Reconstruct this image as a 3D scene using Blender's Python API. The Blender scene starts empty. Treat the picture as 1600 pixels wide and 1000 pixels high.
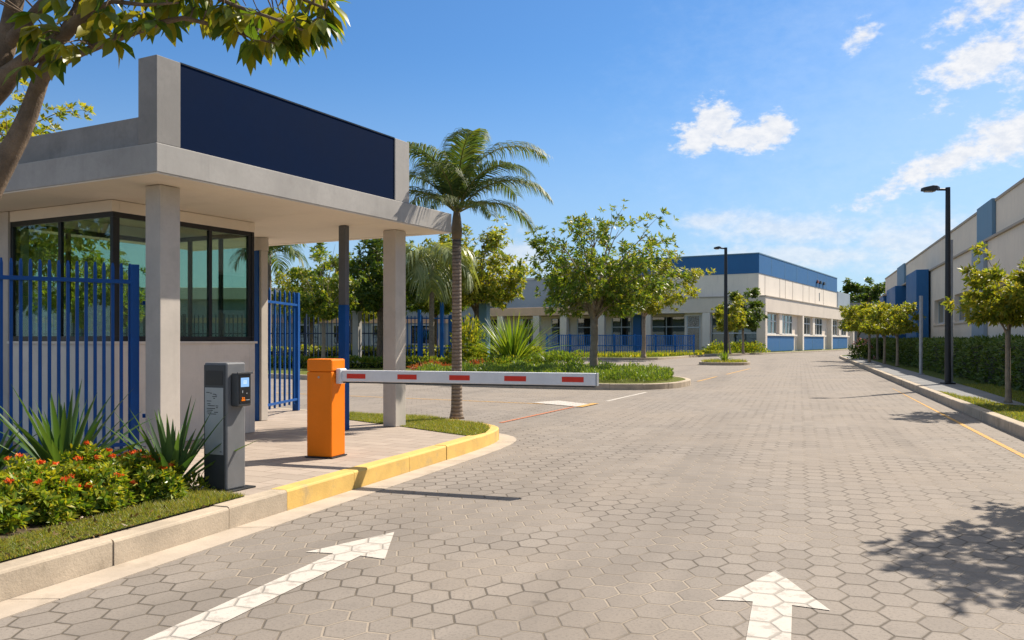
import bpy, bmesh, math, random
import numpy as np
from mathutils import Vector, Matrix
R = math.radians
sc = bpy.context.scene
COL = sc.collection
rnd = random.Random(7)

# ------------------------------------------------------------------ camera
F, HOR, EYE = 1340.0, 532.0, 1.4          # focal length and horizon of the photograph (1600 px wide)
S = 0.17                                   # pavement level above the road
cam = bpy.data.cameras.new('camera'); camo = bpy.data.objects.new('camera', cam); COL.objects.link(camo)
camo.location = (0, 0, EYE); camo.rotation_euler = (R(90), 0, 0)
cam.sensor_width = 36; cam.lens = 36*F/1600; cam.shift_y = (HOR-500)/1600
cam.clip_start = .05; cam.clip_end = 3000
sc.camera = camo

def G(px, py, z=0.0):                      # where a ray meets height z
    Y = F*(EYE-z)/(py-HOR); return ((px-800)/F*Y, Y)
def W(px, py, Y):                          # point at distance Y
    return Vector(((px-800)/F*Y, Y, EYE+(HOR-py)/F*Y))

# ------------------------------------------------------------------ materials
def newmat(name):
    m = bpy.data.materials.new(name); m.use_nodes = True
    nt = m.node_tree; nt.nodes.clear()
    out = nt.nodes.new('ShaderNodeOutputMaterial')
    return m, nt, out
def N(nt, t, **kw):
    n = nt.nodes.new(t)
    for k, v in kw.items():
        if k.startswith('i_'):
            k = k[2:]; k = int(k) if k.isdigit() else k
            n.inputs[k].default_value = v
        else: setattr(n, k, v)
    return n
def L(nt, a, b): nt.links.new(a, b)
def mixc(nt, fac, a, b, blend='MIX'):
    n = nt.nodes.new('ShaderNodeMix'); n.data_type = 'RGBA'; n.blend_type = blend
    for sock, v in ((n.inputs[0], fac), (n.inputs[6], a), (n.inputs[7], b)):
        if hasattr(v, 'links'): L(nt, v, sock)
        elif isinstance(v, (int, float)): sock.default_value = v
        else: sock.default_value = (*v, 1) if len(v) == 3 else v
    return n.outputs[2]
def math_(nt, op, a, b=None, c=None, clamp=False):
    n = nt.nodes.new('ShaderNodeMath'); n.operation = op; n.use_clamp = clamp
    for i, v in enumerate((a, b, c)):
        if v is None: continue
        if hasattr(v, 'links'): L(nt, v, n.inputs[i])
        else: n.inputs[i].default_value = v
    return n.outputs[0]
def ramp(nt, fac, stops, interp='LINEAR'):
    n = nt.nodes.new('ShaderNodeValToRGB'); cr = n.color_ramp; cr.interpolation = interp
    while len(cr.elements) < len(stops): cr.elements.new(.5)
    for e, (p, c) in zip(cr.elements, stops):
        e.position = p; e.color = (*c, 1) if len(c) == 3 else c
    L(nt, fac, n.inputs[0]); return n.outputs[0]
def maprange(nt, v, a, b, c=0., d=1., smooth=True):
    n = nt.nodes.new('ShaderNodeMapRange'); n.interpolation_type = 'SMOOTHSTEP' if smooth else 'LINEAR'
    L(nt, v, n.inputs[0])
    for i, x in zip((1, 2, 3, 4), (a, b, c, d)): n.inputs[i].default_value = x
    return n.outputs[0]
def noise(nt, vec, scale, detail=4, rough=.55, out='Fac'):
    n = N(nt, 'ShaderNodeTexNoise'); n.inputs['Scale'].default_value = scale
    n.inputs['Detail'].default_value = detail; n.inputs['Roughness'].default_value = rough
    if vec is not None: L(nt, vec, n.inputs['Vector'])
    return n.outputs[0 if out == 'Fac' else 1]
def pos(nt, world=False):
    if world: return N(nt, 'ShaderNodeNewGeometry').outputs['Position']
    return N(nt, 'ShaderNodeTexCoord').outputs['Object']
def princ(nt, out, col, rough=.7, metal=0, normal=None, spec=.4):
    b = N(nt, 'ShaderNodeBsdfPrincipled')
    if hasattr(col, 'links'): L(nt, col, b.inputs['Base Color'])
    else: b.inputs['Base Color'].default_value = (*col, 1)
    if hasattr(rough, 'links'): L(nt, rough, b.inputs['Roughness'])
    else: b.inputs['Roughness'].default_value = rough
    b.inputs['Metallic'].default_value = metal
    b.inputs['Specular IOR Level'].default_value = spec
    if normal is not None: L(nt, normal, b.inputs['Normal'])
    if out is not None: L(nt, b.outputs[0], out.inputs[0])
    return b
def bump(nt, h, strength=.3, dist=.01, normal=None):
    n = N(nt, 'ShaderNodeBump'); n.inputs['Strength'].default_value = strength; n.inputs['Distance'].default_value = dist
    L(nt, h, n.inputs['Height'])
    if normal is not None: L(nt, normal, n.inputs['Normal'])
    return n.outputs[0]
def tint(c, k): return tuple(min(1, x*k) for x in c)

def surf(name, col, rough=.7, var=.12, scale=3., bstr=.15, bscale=80., bdist=.004, metal=0, spec=.4, stain=0., streak=0., world=True, stainc=None):
    """plain weathered surface: broad mottling, fine grain, optional stains and run-off streaks"""
    m, nt, out = newmat(name); p = pos(nt, world)
    n1 = noise(nt, p, scale, 5, .6); n2 = noise(nt, p, scale*14, 3, .6)
    c = mixc(nt, maprange(nt, n1, .3, .7), tint(col, 1-var), tint(col, 1+var))
    c = mixc(nt, math_(nt, 'MULTIPLY', maprange(nt, n2, .35, .75), .35), c, tint(col, 1-var*1.6))
    if stain:
        n3 = noise(nt, p, scale*.9, 7, .7)
        c = mixc(nt, math_(nt, 'MULTIPLY', maprange(nt, n3, .52, .72), stain), c, stainc or tint(col, .45))
    if streak:
        mp = N(nt, 'ShaderNodeMapping'); L(nt, p, mp.inputs[0]); mp.inputs['Scale'].default_value = (5, 5, .35)
        n4 = noise(nt, mp.outputs[0], 1.6, 5, .65)
        c = mixc(nt, math_(nt, 'MULTIPLY', maprange(nt, n4, .5, .78), streak), c, tint(col, .5))
    nb = bump(nt, noise(nt, p, bscale, 4, .65), bstr, bdist) if bstr else None
    princ(nt, out, c, maprange(nt, n1, .2, .8, max(0.05, rough-.08), min(1, rough+.08)), metal, nb, spec)
    return m

def hexnodes(nt, size, angle):
    """hexagonal lattice across the road: distance to joint (0 at the middle, .5 at the joint) and a cell vector"""
    p = pos(nt, True)
    # slight waviness of the laid courses
    vr = N(nt, 'ShaderNodeVectorRotate', rotation_type='Z_AXIS'); vr.inputs['Angle'].default_value = angle
    L(nt, p, vr.inputs['Vector'])
    wob = N(nt, 'ShaderNodeTexNoise'); wob.inputs['Scale'].default_value = 1.3; wob.inputs['Detail'].default_value = 2
    L(nt, p, wob.inputs['Vector'])
    wv = N(nt, 'ShaderNodeVectorMath', operation='MULTIPLY_ADD'); L(nt, wob.outputs['Color'], wv.inputs[0])
    wv.inputs[1].default_value = (.05, .05, 0); L(nt, vr.outputs[0], wv.inputs[2])
    sx = N(nt, 'ShaderNodeSeparateXYZ'); L(nt, wv.outputs[0], sx.inputs[0])
    a = math_(nt, 'ADD', math_(nt, 'DIVIDE', sx.outputs['Y'], size*1.25), 1000.)      # along the road
    b = math_(nt, 'ADD', math_(nt, 'DIVIDE', sx.outputs['X'], size), 1000*1.7320508)
    def cell(oa, ob):
        x = math_(nt, 'SUBTRACT', math_(nt, 'MODULO', math_(nt, 'SUBTRACT', a, oa), 1.), .5)
        y = math_(nt, 'SUBTRACT', math_(nt, 'MODULO', math_(nt, 'SUBTRACT', b, ob), 1.7320508), .8660254)
        return x, y
    x1, y1 = cell(0, 0); x2, y2 = cell(.5, .8660254)
    d1 = math_(nt, 'ADD', math_(nt, 'MULTIPLY', x1, x1), math_(nt, 'MULTIPLY', y1, y1))
    d2 = math_(nt, 'ADD', math_(nt, 'MULTIPLY', x2, x2), math_(nt, 'MULTIPLY', y2, y2))
    f = math_(nt, 'LESS_THAN', d1, d2)
    def pick(u, v): return math_(nt, 'ADD', math_(nt, 'MULTIPLY', u, f), math_(nt, 'MULTIPLY', v, math_(nt, 'SUBTRACT', 1., f)))
    x, y = pick(x1, x2), pick(y1, y2)
    ax, ay = math_(nt, 'ABSOLUTE', x), math_(nt, 'ABSOLUTE', y)
    d = math_(nt, 'MAXIMUM', ax, math_(nt, 'ADD', math_(nt, 'MULTIPLY', ax, .5), math_(nt, 'MULTIPLY', ay, .8660254)))
    ids = N(nt, 'ShaderNodeCombineXYZ')
    rnda = math_(nt, 'ROUND', math_(nt, 'MULTIPLY', math_(nt, 'SUBTRACT', a, x), 2.))
    rndb = math_(nt, 'ROUND', math_(nt, 'MULTIPLY', math_(nt, 'SUBTRACT', b, y), 1.1547005))
    L(nt, rnda, ids.inputs[0]); L(nt, rndb, ids.inputs[1])
    wn = N(nt, 'ShaderNodeTexWhiteNoise', noise_dimensions='2D'); L(nt, ids.outputs[0], wn.inputs['Vector'])
    return p, d, wn.outputs['Value'], wn.outputs['Color']

ROAD_A = math.atan(.335)                   # the road runs this far to the right of straight ahead
HEX = .198
def hexmat(name, base, joint, paint=None, pw=.5):
    m, nt, out = newmat(name)
    p, d, rv, rc = hexnodes(nt, HEX, ROAD_A)
    fine = noise(nt, p, 55, 5, .7); broad = noise(nt, p, .35, 4, .6); mid = noise(nt, p, 5, 5, .65)
    dd = math_(nt, 'ADD', d, math_(nt, 'MULTIPLY', math_(nt, 'SUBTRACT', noise(nt, p, 38, 3, .6), .5), .022))
    jm = maprange(nt, dd, .467, .484)
    edge_ = math_(nt, 'MULTIPLY', maprange(nt, dd, .42, .46), .30)
    c = mixc(nt, rv, tint(base, .91), tint(base, 1.09))
    c = mixc(nt, maprange(nt, broad, .35, .7), c, mixc(nt, .5, c, (base[0]*1.16, base[1]*1.1, base[2]*1.02)))
    c = mixc(nt, math_(nt, 'MULTIPLY', maprange(nt, mid, .5, .75), .35), c, tint(base, .68))
    c = mixc(nt, math_(nt, 'MULTIPLY', maprange(nt, fine, .48, .7), .7), c, tint(base, .58))
    c = mixc(nt, math_(nt, 'MULTIPLY', maprange(nt, noise(nt, p, 130, 2, .5), .62, .75), .5), c, tint(base, 1.5))
    # tyre-darkened wheel paths and a few oil spots
    vr2 = N(nt, 'ShaderNodeVectorRotate', rotation_type='Z_AXIS'); vr2.inputs['Angle'].default_value = ROAD_A; L(nt, p, vr2.inputs['Vector'])
    mp2 = N(nt, 'ShaderNodeMapping'); mp2.inputs['Scale'].default_value = (.75, .05, 1); L(nt, vr2.outputs[0], mp2.inputs[0])
    c = mixc(nt, math_(nt, 'MULTIPLY', maprange(nt, noise(nt, mp2.outputs[0], 1.1, 4, .6), .48, .68), .42), c, tint(base, .62))
    c = mixc(nt, math_(nt, 'MULTIPLY', maprange(nt, noise(nt, p, 1.7, 3, .5), .66, .74), .5), c, tint(base, .45))
    # sandy or dirty joints in patches
    jc = mixc(nt, maprange(nt, noise(nt, p, .8, 4, .6), .40, .58), joint, tint(joint, .34))
    if paint:
        wear = maprange(nt, noise(nt, p, 9, 7, .75), .50, .62)
        wear2 = maprange(nt, noise(nt, p, 60, 4, .7), .55, .7)
        pc = mixc(nt, math_(nt, 'MULTIPLY', wear2, .22), paint, tint(base, 1.3))
        c = mixc(nt, math_(nt, 'MULTIPLY', wear, pw), pc, tint(base, 1.1))
        jc = mixc(nt, .72, jc, tint(paint, .78))
    c = mixc(nt, edge_, c, tint(base, .5))
    c = mixc(nt, jm, c, jc)
    h = math_(nt, 'ADD', math_(nt, 'MULTIPLY', maprange(nt, dd, .45, .488, 1., 0.), .8),
              math_(nt, 'ADD', math_(nt, 'MULTIPLY', fine, .3), math_(nt, 'MULTIPLY', rv, .25)))
    princ(nt, out, c, .85, 0, bump(nt, h, .5, .010), .2)
    return m
m_road = hexmat('hex_paving', (.240, .212, .186), (.32, .27, .215))
m_arrow = hexmat('worn_white_paint_on_paving', (.240, .212, .186), (.30, .25, .19), (.50, .465, .42))
m_yline = hexmat('worn_yellow_paint_on_paving', (.240, .212, .186), (.30, .25, .19), (.56, .32, .09), .7)
m_wpatch = hexmat('faded_white_paint_on_paving', (.240, .212, .186), (.32, .27, .215), (.50, .46, .42))
m_rline = hexmat('faded_red_paint_on_paving', (.240, .212, .186), (.30, .25, .19), (.45, .17, .09))

def brickmat(name, base, joint, bw, bh, angle, off=.5):
    m, nt, out = newmat(name); p = pos(nt, True)
    vr = N(nt, 'ShaderNodeVectorRotate', rotation_type='Z_AXIS'); vr.inputs['Angle'].default_value = angle; L(nt, p, vr.inputs['Vector'])
    b = N(nt, 'ShaderNodeTexBrick'); L(nt, vr.outputs[0], b.inputs['Vector']); b.offset = off
    b.inputs['Scale'].default_value = 1; b.inputs['Brick Width'].default_value = bw; b.inputs['Row Height'].default_value = bh
    b.inputs['Mortar Size'].default_value = .006; b.inputs['Mortar Smooth'].default_value = .3
    b.inputs['Color1'].default_value = (*tint(base, .92), 1); b.inputs['Color2'].default_value = (*tint(base, 1.1), 1)
    b.inputs['Mortar'].default_value = (*joint, 1)
    fine = noise(nt, p, 45, 4, .7); mid = noise(nt, p, 2.2, 5, .65)
    c = mixc(nt, math_(nt, 'MULTIPLY', maprange(nt, mid, .45, .75), .4), b.outputs['Color'], tint(base, .7))
    c = mixc(nt, math_(nt, 'MULTIPLY', maprange(nt, fine, .5, .75), .35), c, tint(base, .65))
    h = math_(nt, 'ADD', math_(nt, 'MULTIPLY', b.outputs['Fac'], -1.), math_(nt, 'MULTIPLY', fine, .3))
    princ(nt, out, c, .85, 0, bump(nt, h, .5, .006), .25)
    return m
KA = math.atan(.537)
m_walk = brickmat('pavement_slabs', (.36, .30, .25), (.20, .16, .13), .42, .24, KA)
m_walk2 = brickmat('grey_pavement_slabs', (.20, .20, .20), (.10, .10, .10), .6, .9, ROAD_A, 0)

m_conc = surf('concrete', (.37, .355, .335), .85, .10, 1.6, .25, 70, .004, stain=.25, streak=.22)
m_conc_dark = surf('weathered_shaded_concrete', (.255, .243, .23), .85, .13, 1.4, .25, 70, .004, stain=.35, streak=.25)
m_column = surf('column_render', (.52, .475, .42), .85, .07, 1.8, .2, 90, .003, stain=.2, streak=.15)
m_sleeve = surf('bare_post_metal', (.115, .118, .125), .6, .08, 3, .05)
m_soffit = surf('soffit_paint', (.74, .66, .55), .8, .04, .8, .06, 60, .002, stain=.12)
m_booth = surf('booth_render', (.72, .66, .58), .85, .05, 1.5, .15, 90, .003, stain=.22, streak=.15)
m_kerb = surf('kerb_concrete', (.42, .35, .265), .9, .14, 3.5, .5, 60, .006, stain=.5, stainc=(.16, .13, .09))
m_gutter = surf('gutter_concrete', (.42, .355, .285), .9, .10, 3, .3, 80, .004, stain=.4, stainc=(.22, .18, .13))
m_kerby = surf('yellow_kerb_paint', (.64, .42, .12), .75, .10, 4, .4, 60, .005, stain=.62, stainc=(.34, .27, .17))
m_navy = surf('navy_sign_face', (.003, .012, .042), .8, .08, .8, 0, spec=.03)
m_blue = surf('blue_paint', (.003, .066, .265), .42, .12, 3, .04, 150, .001, spec=.3, stain=.15)
m_bluerail = surf('bright_blue_paint', (.008, .125, .44), .45, .12, 2, 0, spec=.3)
m_bluewall = surf('blue_wall_cladding', (.020, .122, .305), .55, .05, .35, .05, 20, .004, streak=.16)
m_bluepale = surf('faded_blue_cladding', (.14, .25, .35), .6, .06, .5, .04, 20, .004, streak=.2)
m_cream = surf('cream_render', (.68, .59, .49), .85, .045, .5, .1, 40, .004, stain=.12, streak=.22)
m_cream2 = surf('cream_panel', (.78, .70, .60), .85, .04, .4, .08, 40, .004, stain=.1, streak=.25)
m_beigeR = surf('beige_render', (.82, .70, .56), .88, .045, .5, .1, 40, .004, stain=.14, streak=.25)
m_trim = surf('trim_beige', (.42, .36, .29), .8, .06, .8, .05, streak=.2)
m_terra_lit = surf('terracotta_warm_lit', (.66, .43, .28), .85, .1, .6, .1, 30, .004, stain=.3, streak=.2)
m_greyblue = surf('grey_blue_cladding', (.30, .35, .40), .6, .06, .3, .04, 20, .004, streak=.2)
m_black = surf('black_frame', (.012, .013, .015), .35, .1, 5, .02, spec=.5)
m_dark = surf('dark_interior', (.05, .05, .05), .8, .2, 1, 0)
m_frame = surf('pale_window_frame', (.50, .52, .52), .5, .06, 3, .02)
m_orange = surf('orange_paint', (.80, .19, .0), .42, .04, 4, .04, 180, .001, spec=.3, stain=.06, stainc=(.5, .16, .02))
m_alu = surf('white_aluminium', (.66, .67, .69), .42, .05, 5, .03, spec=.5, stain=.1)
m_red = surf('red_reflective', (.60, .03, .012), .4, .06, 20, .02)
m_rust = surf('rust_red_paint', (.16, .04, .03), .6, .2, 5, 0)
m_pole = surf('black_pole_paint', (.02, .022, .025), .45, .15, 3, .03)
m_galv = surf('galvanised_steel', (.34, .36, .39), .45, .12, 6, .03, metal=.35)
m_machine = surf('graphite_metal', (.048, .051, .056), .42, .08, 6, .05, 220, .001, spec=.5)
m_machside = surf('graphite_metal_light', (.145, .150, .158), .45, .06, 6, .05, 220, .001, spec=.5)
m_plate = surf('brushed_plate', (.40, .41, .42), .45, .05, 8, .03, metal=.2)
m_ink = surf('black_ink', (.02, .02, .02), .6, .1, 10, 0)
m_bark = surf('bark', (.175, .125, .085), .95, .30, 9, .8, 60, .01, stain=.5, stainc=(.07, .05, .035), world=False)
m_barkp = surf('pale_bark', (.30, .235, .17), .95, .22, 6, .6, 50, .01, stain=.4, stainc=(.14, .10, .07), world=False)
m_soil = surf('soil', (.085, .058, .036), 1, .35, 8, .8, 40, .02, stain=.4)
m_roofm = surf('roof_sheet', (.30, .30, .30), .7, .1, .5, .05)

def palmbark():
    m, nt, out = newmat('palm_trunk_rings'); p = pos(nt)
    w = N(nt, 'ShaderNodeTexWave', wave_type='BANDS', bands_direction='Z'); L(nt, p, w.inputs['Vector'])
    w.inputs['Scale'].default_value = 5.5; w.inputs['Distortion'].default_value = 1.2; w.inputs['Detail'].default_value = 3; w.inputs['Detail Scale'].default_value = 3
    n1 = noise(nt, p, 9, 5, .7)
    c = mixc(nt, maprange(nt, n1, .3, .7), (.20, .155, .125), (.33, .27, .22))
    c = mixc(nt, maprange(nt, w.outputs['Fac'], .1, .35, .7, 0), c, (.10, .075, .06))
    princ(nt, out, c, .9, 0, bump(nt, math_(nt, 'ADD', w.outputs['Fac'], n1), .6, .01), .2)
    return m
m_palmbark = palmbark()

def leafmat(name, cols, trans=.35, rough=.45, tcol=None):
    m, nt, out = newmat(name)
    ri = N(nt, 'ShaderNodeNewGeometry').outputs['Random Per Island']
    k = len(cols); c = ramp(nt, ri, [(i/max(1, k-1), q) for i, q in enumerate(cols)])
    b = princ(nt, None, c, rough, 0, None, .35)
    t = N(nt, 'ShaderNodeBsdfTranslucent')
    tc = mixc(nt, 1., c, tcol or (1.9, 1.75, .55), 'MULTIPLY'); L(nt, tc, t.inputs[0])
    mx = N(nt, 'ShaderNodeMixShader'); mx.inputs[0].default_value = trans
    L(nt, b.outputs[0], mx.inputs[1]); L(nt, t.outputs[0], mx.inputs[2]); L(nt, mx.outputs[0], out.inputs[0])
    return m
lf_mid = leafmat('leaf_mid_green', [(0.051, 0.106, 0.017), (0.089, 0.157, 0.024), (0.145, 0.213, 0.030), (0.256, 0.256, 0.038), (0.068, 0.137, 0.021)], .42)
lf_dark = leafmat('leaf_dark_green', [(0.030, 0.072, 0.016), (0.051, 0.106, 0.021), (0.085, 0.145, 0.026), (0.145, 0.179, 0.030), (0.044, 0.085, 0.017)], .34)
lf_yel = leafmat('leaf_yellow_green', [(0.102, 0.162, 0.024), (0.171, 0.231, 0.030), (0.265, 0.282, 0.038), (0.342, 0.299, 0.043), (0.120, 0.179, 0.026)], .42)
lf_near = leafmat('leaf_near', [(0.049, 0.098, 0.014), (0.084, 0.140, 0.017), (0.154, 0.189, 0.021), (0.308, 0.266, 0.025), (0.063, 0.119, 0.014)], .45, .35)
lf_palm = leafmat('palm_leaflet', [(.040, .085, .026), (.062, .115, .034), (.10, .155, .04), (.15, .175, .04), (.05, .10, .032)], .3, .55)
lf_palm2 = leafmat('pale_palm_leaflet', [(0.154, 0.205, 0.085), (0.222, 0.265, 0.120), (0.307, 0.325, 0.154)], .35, .4)
lf_yucca = leafmat('sword_leaf', [(0.031, 0.077, 0.025), (0.050, 0.112, 0.034), (0.084, 0.151, 0.042), (0.048, 0.098, 0.028)], .25, .55)
lf_cycad = leafmat('arching_leaf', [(0.077, 0.145, 0.024), (0.128, 0.213, 0.030), (0.222, 0.282, 0.038), (0.085, 0.162, 0.026)], .35, .35)
lf_shrub = leafmat('shrub_leaf', [(0.064, 0.136, 0.016), (0.120, 0.200, 0.019), (0.240, 0.304, 0.029), (0.384, 0.352, 0.035), (0.080, 0.152, 0.016)], .35, .35)
lf_hedge = leafmat('hedge_leaf', [(0.043, 0.088, 0.020), (0.068, 0.121, 0.026), (0.117, 0.166, 0.035), (0.055, 0.098, 0.022)], .25)
lf_cover = leafmat('ground_cover_leaf', [(0.080, 0.152, 0.029), (0.128, 0.208, 0.038), (0.208, 0.256, 0.051), (0.096, 0.168, 0.032)], .35)
lf_grass = leafmat('grass_blade', [(0.112, 0.168, 0.029), (0.176, 0.224, 0.038), (0.256, 0.264, 0.056), (0.320, 0.256, 0.096), (0.128, 0.192, 0.032)], .4)
lf_red = leafmat('red_foliage', [(0.240, 0.054, 0.036), (0.360, 0.096, 0.048), (0.168, 0.108, 0.048)], .35)
fl_or = leafmat('orange_petal', [(.80, .09, .015), (.88, .16, .02), (.85, .28, .04), (.78, .10, .05)], .35, .5, (1.1, 1., .8))
fl_pk = leafmat('pink_petal', [(.75, .20, .20), (.80, .35, .3), (.75, .7, .62)], .3, .5, (1.1, 1., .9))

def lawnmat(name, a, b, dirt, k=.25):
    m, nt, out = newmat(name); p = pos(nt, True)
    c = mixc(nt, maprange(nt, noise(nt, p, 30, 6, .75), .3, .7), a, b)
    c = mixc(nt, math_(nt, 'MULTIPLY', maprange(nt, noise(nt, p, 1.1, 5, .65), .5, .7), k), c, dirt)
    c = mixc(nt, math_(nt, 'MULTIPLY', maprange(nt, noise(nt, p, 110, 3, .7), .5, .7), .6), c, tint(a, .5))
    princ(nt, out, c, .95, 0, bump(nt, noise(nt, p, 90, 4, .8), .9, .03), .1)
    return m
m_lawn = lawnmat('lawn', (.055, .085, .016), (.105, .135, .026), (.20, .16, .07))
m_lawnfar = lawnmat('lawn_far', (.09, .12, .025), (.16, .17, .035), (.24, .19, .08), .5)
m_ground = lawnmat('open_ground', (.10, .11, .05), (.16, .15, .08), (.2, .16, .09))

def glassmat(name, tintc, refl=.1, body=(.01, .015, .013), see=.6, ior=1.5):
    m, nt, out = newmat(name)
    t = N(nt, 'ShaderNodeBsdfTransparent'); t.inputs[0].default_value = (*tintc, 1)
    d = N(nt, 'ShaderNodeBsdfDiffuse'); d.inputs[0].default_value = (*body, 1)
    g = N(nt, 'ShaderNodeBsdfGlossy'); g.inputs['Roughness'].default_value = .015; g.inputs[0].default_value = (.9, .95, .92, 1)
    a = N(nt, 'ShaderNodeMixShader'); a.inputs[0].default_value = see; L(nt, d.outputs[0], a.inputs[1]); L(nt, t.outputs[0], a.inputs[2])
    fa = N(nt, 'ShaderNodeLayerWeight').outputs['Facing']
    f = math_(nt, 'ADD', math_(nt, 'MULTIPLY', math_(nt, 'POWER', fa, 5.), .95), .045+refl, clamp=True)
    p = pos(nt, True); nb = bump(nt, noise(nt, p, 1.2, 2, .5), .05, .02); L(nt, nb, g.inputs['Normal'])
    b = N(nt, 'ShaderNodeMixShader'); L(nt, f, b.inputs[0]); L(nt, a.outputs[0], b.inputs[1]); L(nt, g.outputs[0], b.inputs[2])
    L(nt, b.outputs[0], out.inputs[0]); return m
m_glass = glassmat('booth_tinted_glass', (.80, .90, .82), .02, (.015, .02, .017), .95, 1.5)
m_winglass = glassmat('dark_window_glass', (.35, .42, .4), .08, (.012, .018, .017), .35)
def emit(name, col, s):
    m, nt, out = newmat(name); e = N(nt, 'ShaderNodeEmission'); e.inputs[0].default_value = (*col, 1); e.inputs[1].default_value = s
    L(nt, e.outputs[0], out.inputs[0]); return m
m_screen = emit('lit_screen', (.28, .50, .85), .75)
m_icon = emit('lit_screen_icon', (.75, .85, .95), .8)
m_lamplens = surf('lamp_lens', (.55, .53, .48), .3, .05, 5, 0)

# ------------------------------------------------------------------ mesh helpers
class MB:
    def __init__(self): self.v = []; self.f = []
    def add(self, vs, fs):
        o = len(self.v); self.v += [tuple(q) for q in vs]; self.f += [tuple(i+o for i in q) for q in fs]; return self
    def box(self, x0, x1, y0, y1, z0, z1):
        vs = [(x, y, z) for z in (z0, z1) for (x, y) in ((x0, y0), (x1, y0), (x1, y1), (x0, y1))]
        return self.add(vs, [(3, 2, 1, 0), (4, 5, 6, 7), (0, 1, 5, 4), (1, 2, 6, 5), (2, 3, 7, 6), (3, 0, 4, 7)])
    def prism(self, pts, z0, z1):
        n = len(pts); vs = [(x, y, z0) for x, y in pts]+[(x, y, z1) for x, y in pts]
        return self.add(vs, [tuple(range(n-1, -1, -1)), tuple(range(n, 2*n))]+[(i, (i+1) % n, n+(i+1) % n, n+i) for i in range(n)])
    def sheet(self, pts, z):
        return self.add([(x, y, z) for x, y in pts], [tuple(range(len(pts)))])
    def tube(self, pts, rad, n=8, cap=True):
        pts = [Vector(p) for p in pts]; k = len(pts)
        if not hasattr(rad, '__len__'): rad = [rad]*k
        vs = []; u = None
        for i, p in enumerate(pts):
            t = (pts[min(i+1, k-1)]-pts[max(i-1, 0)]).normalized()
            if u is None: u = t.orthogonal().normalized()
            else:
                u = (u-t*u.dot(t)); u = u.normalized() if u.length > 1e-6 else t.orthogonal().normalized()
            w = t.cross(u)
            for j in range(n):
                a = 2*math.pi*j/n; vs.append(p+(u*math.cos(a)+w*math.sin(a))*rad[i])
        fs = [(i*n+j, i*n+(j+1) % n, (i+1)*n+(j+1) % n, (i+1)*n+j) for i in range(k-1) for j in range(n)]
        if cap: fs += [tuple(range(n-1, -1, -1)), tuple((k-1)*n+j for j in range(n))]
        return self.add(vs, fs)
    def build(self, name, mat, parent=None, bev=0, smooth=False):
        me = bpy.data.meshes.new(name); me.from_pydata(self.v, [], self.f); me.validate()
        o = bpy.data.objects.new(name, me); COL.objects.link(o)
        if mat: me.materials.append(mat)
        if parent: o.parent = parent
        if smooth: me.shade_smooth()
        if bev:
            b = o.modifiers.new('bevel', 'BEVEL'); b.width = bev; b.segments = 2; b.limit_method = 'ANGLE'; b.angle_limit = R(40)
        return o
def npmesh(name, V, Fc, mat, parent=None, smooth=False):
    """V (n,3), Fc (m,k) with k = 3 or 4"""
    me = bpy.data.meshes.new(name); n, m, k = len(V), len(Fc), Fc.shape[1]
    me.vertices.add(n); me.vertices.foreach_set('co', np.ascontiguousarray(V, dtype=np.float32).ravel())
    me.loops.add(m*k); me.loops.foreach_set('vertex_index', np.ascontiguousarray(Fc, dtype=np.int32).ravel())
    me.polygons.add(m); me.polygons.foreach_set('loop_start', np.arange(0, m*k, k, dtype=np.int32))
    me.update(calc_edges=True); me.materials.append(mat)
    o = bpy.data.objects.new(name, me); COL.objects.link(o)
    if parent: o.parent = parent
    if smooth: me.shade_smooth()
    return o
def tag(o, label, cat, group=None):
    o['label'] = label; o['category'] = cat
    if group: o['group'] = group
    return o
def struct(o): o['kind'] = 'structure'; return o
def stuff(o): o['kind'] = 'stuff'; return o
def thing(name, label, cat, loc, rz=0, group=None):
    o = bpy.data.objects.new(name, None); COL.objects.link(o); o.empty_display_size = .3
    o.location = loc if len(loc) == 3 else (loc[0], loc[1], S); o.rotation_euler = (0, 0, rz)
    return tag(o, label, cat, group)
def copy_tree(o, parent=None):
    c = o.copy(); COL.objects.link(c)
    if parent: c.parent = parent
    for ch in list(o.children): copy_tree(ch, c)
    return c

def unit(a): return a/np.maximum(1e-9, np.linalg.norm(a, axis=-1, keepdims=True))
def leafquads(P, D, U, Ln, Wd, fold=.25, tipdroop=0.):
    """rhombic leaves: base P, direction D, side-up hint U, length, width -> V,F"""
    D = unit(D); Sd = unit(np.cross(D, U)); Nn = np.cross(Sd, D)
    Ln = np.broadcast_to(np.asarray(Ln, float), (len(P),))[:, None]; Wd = np.broadcast_to(np.asarray(Wd, float), (len(P),))[:, None]
    mid = P+D*Ln*.45
    V = np.stack([P, mid+Sd*Wd*.5+Nn*Wd*fold, P+D*Ln-np.array([0, 0, 1.])*Ln*tipdroop, mid-Sd*Wd*.5+Nn*Wd*fold], 1).reshape(-1, 3)
    return V, np.arange(len(P)*4).reshape(-1, 4)
def ndir(rs, n):
    return unit(rs.normal(size=(n, 3)))

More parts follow.
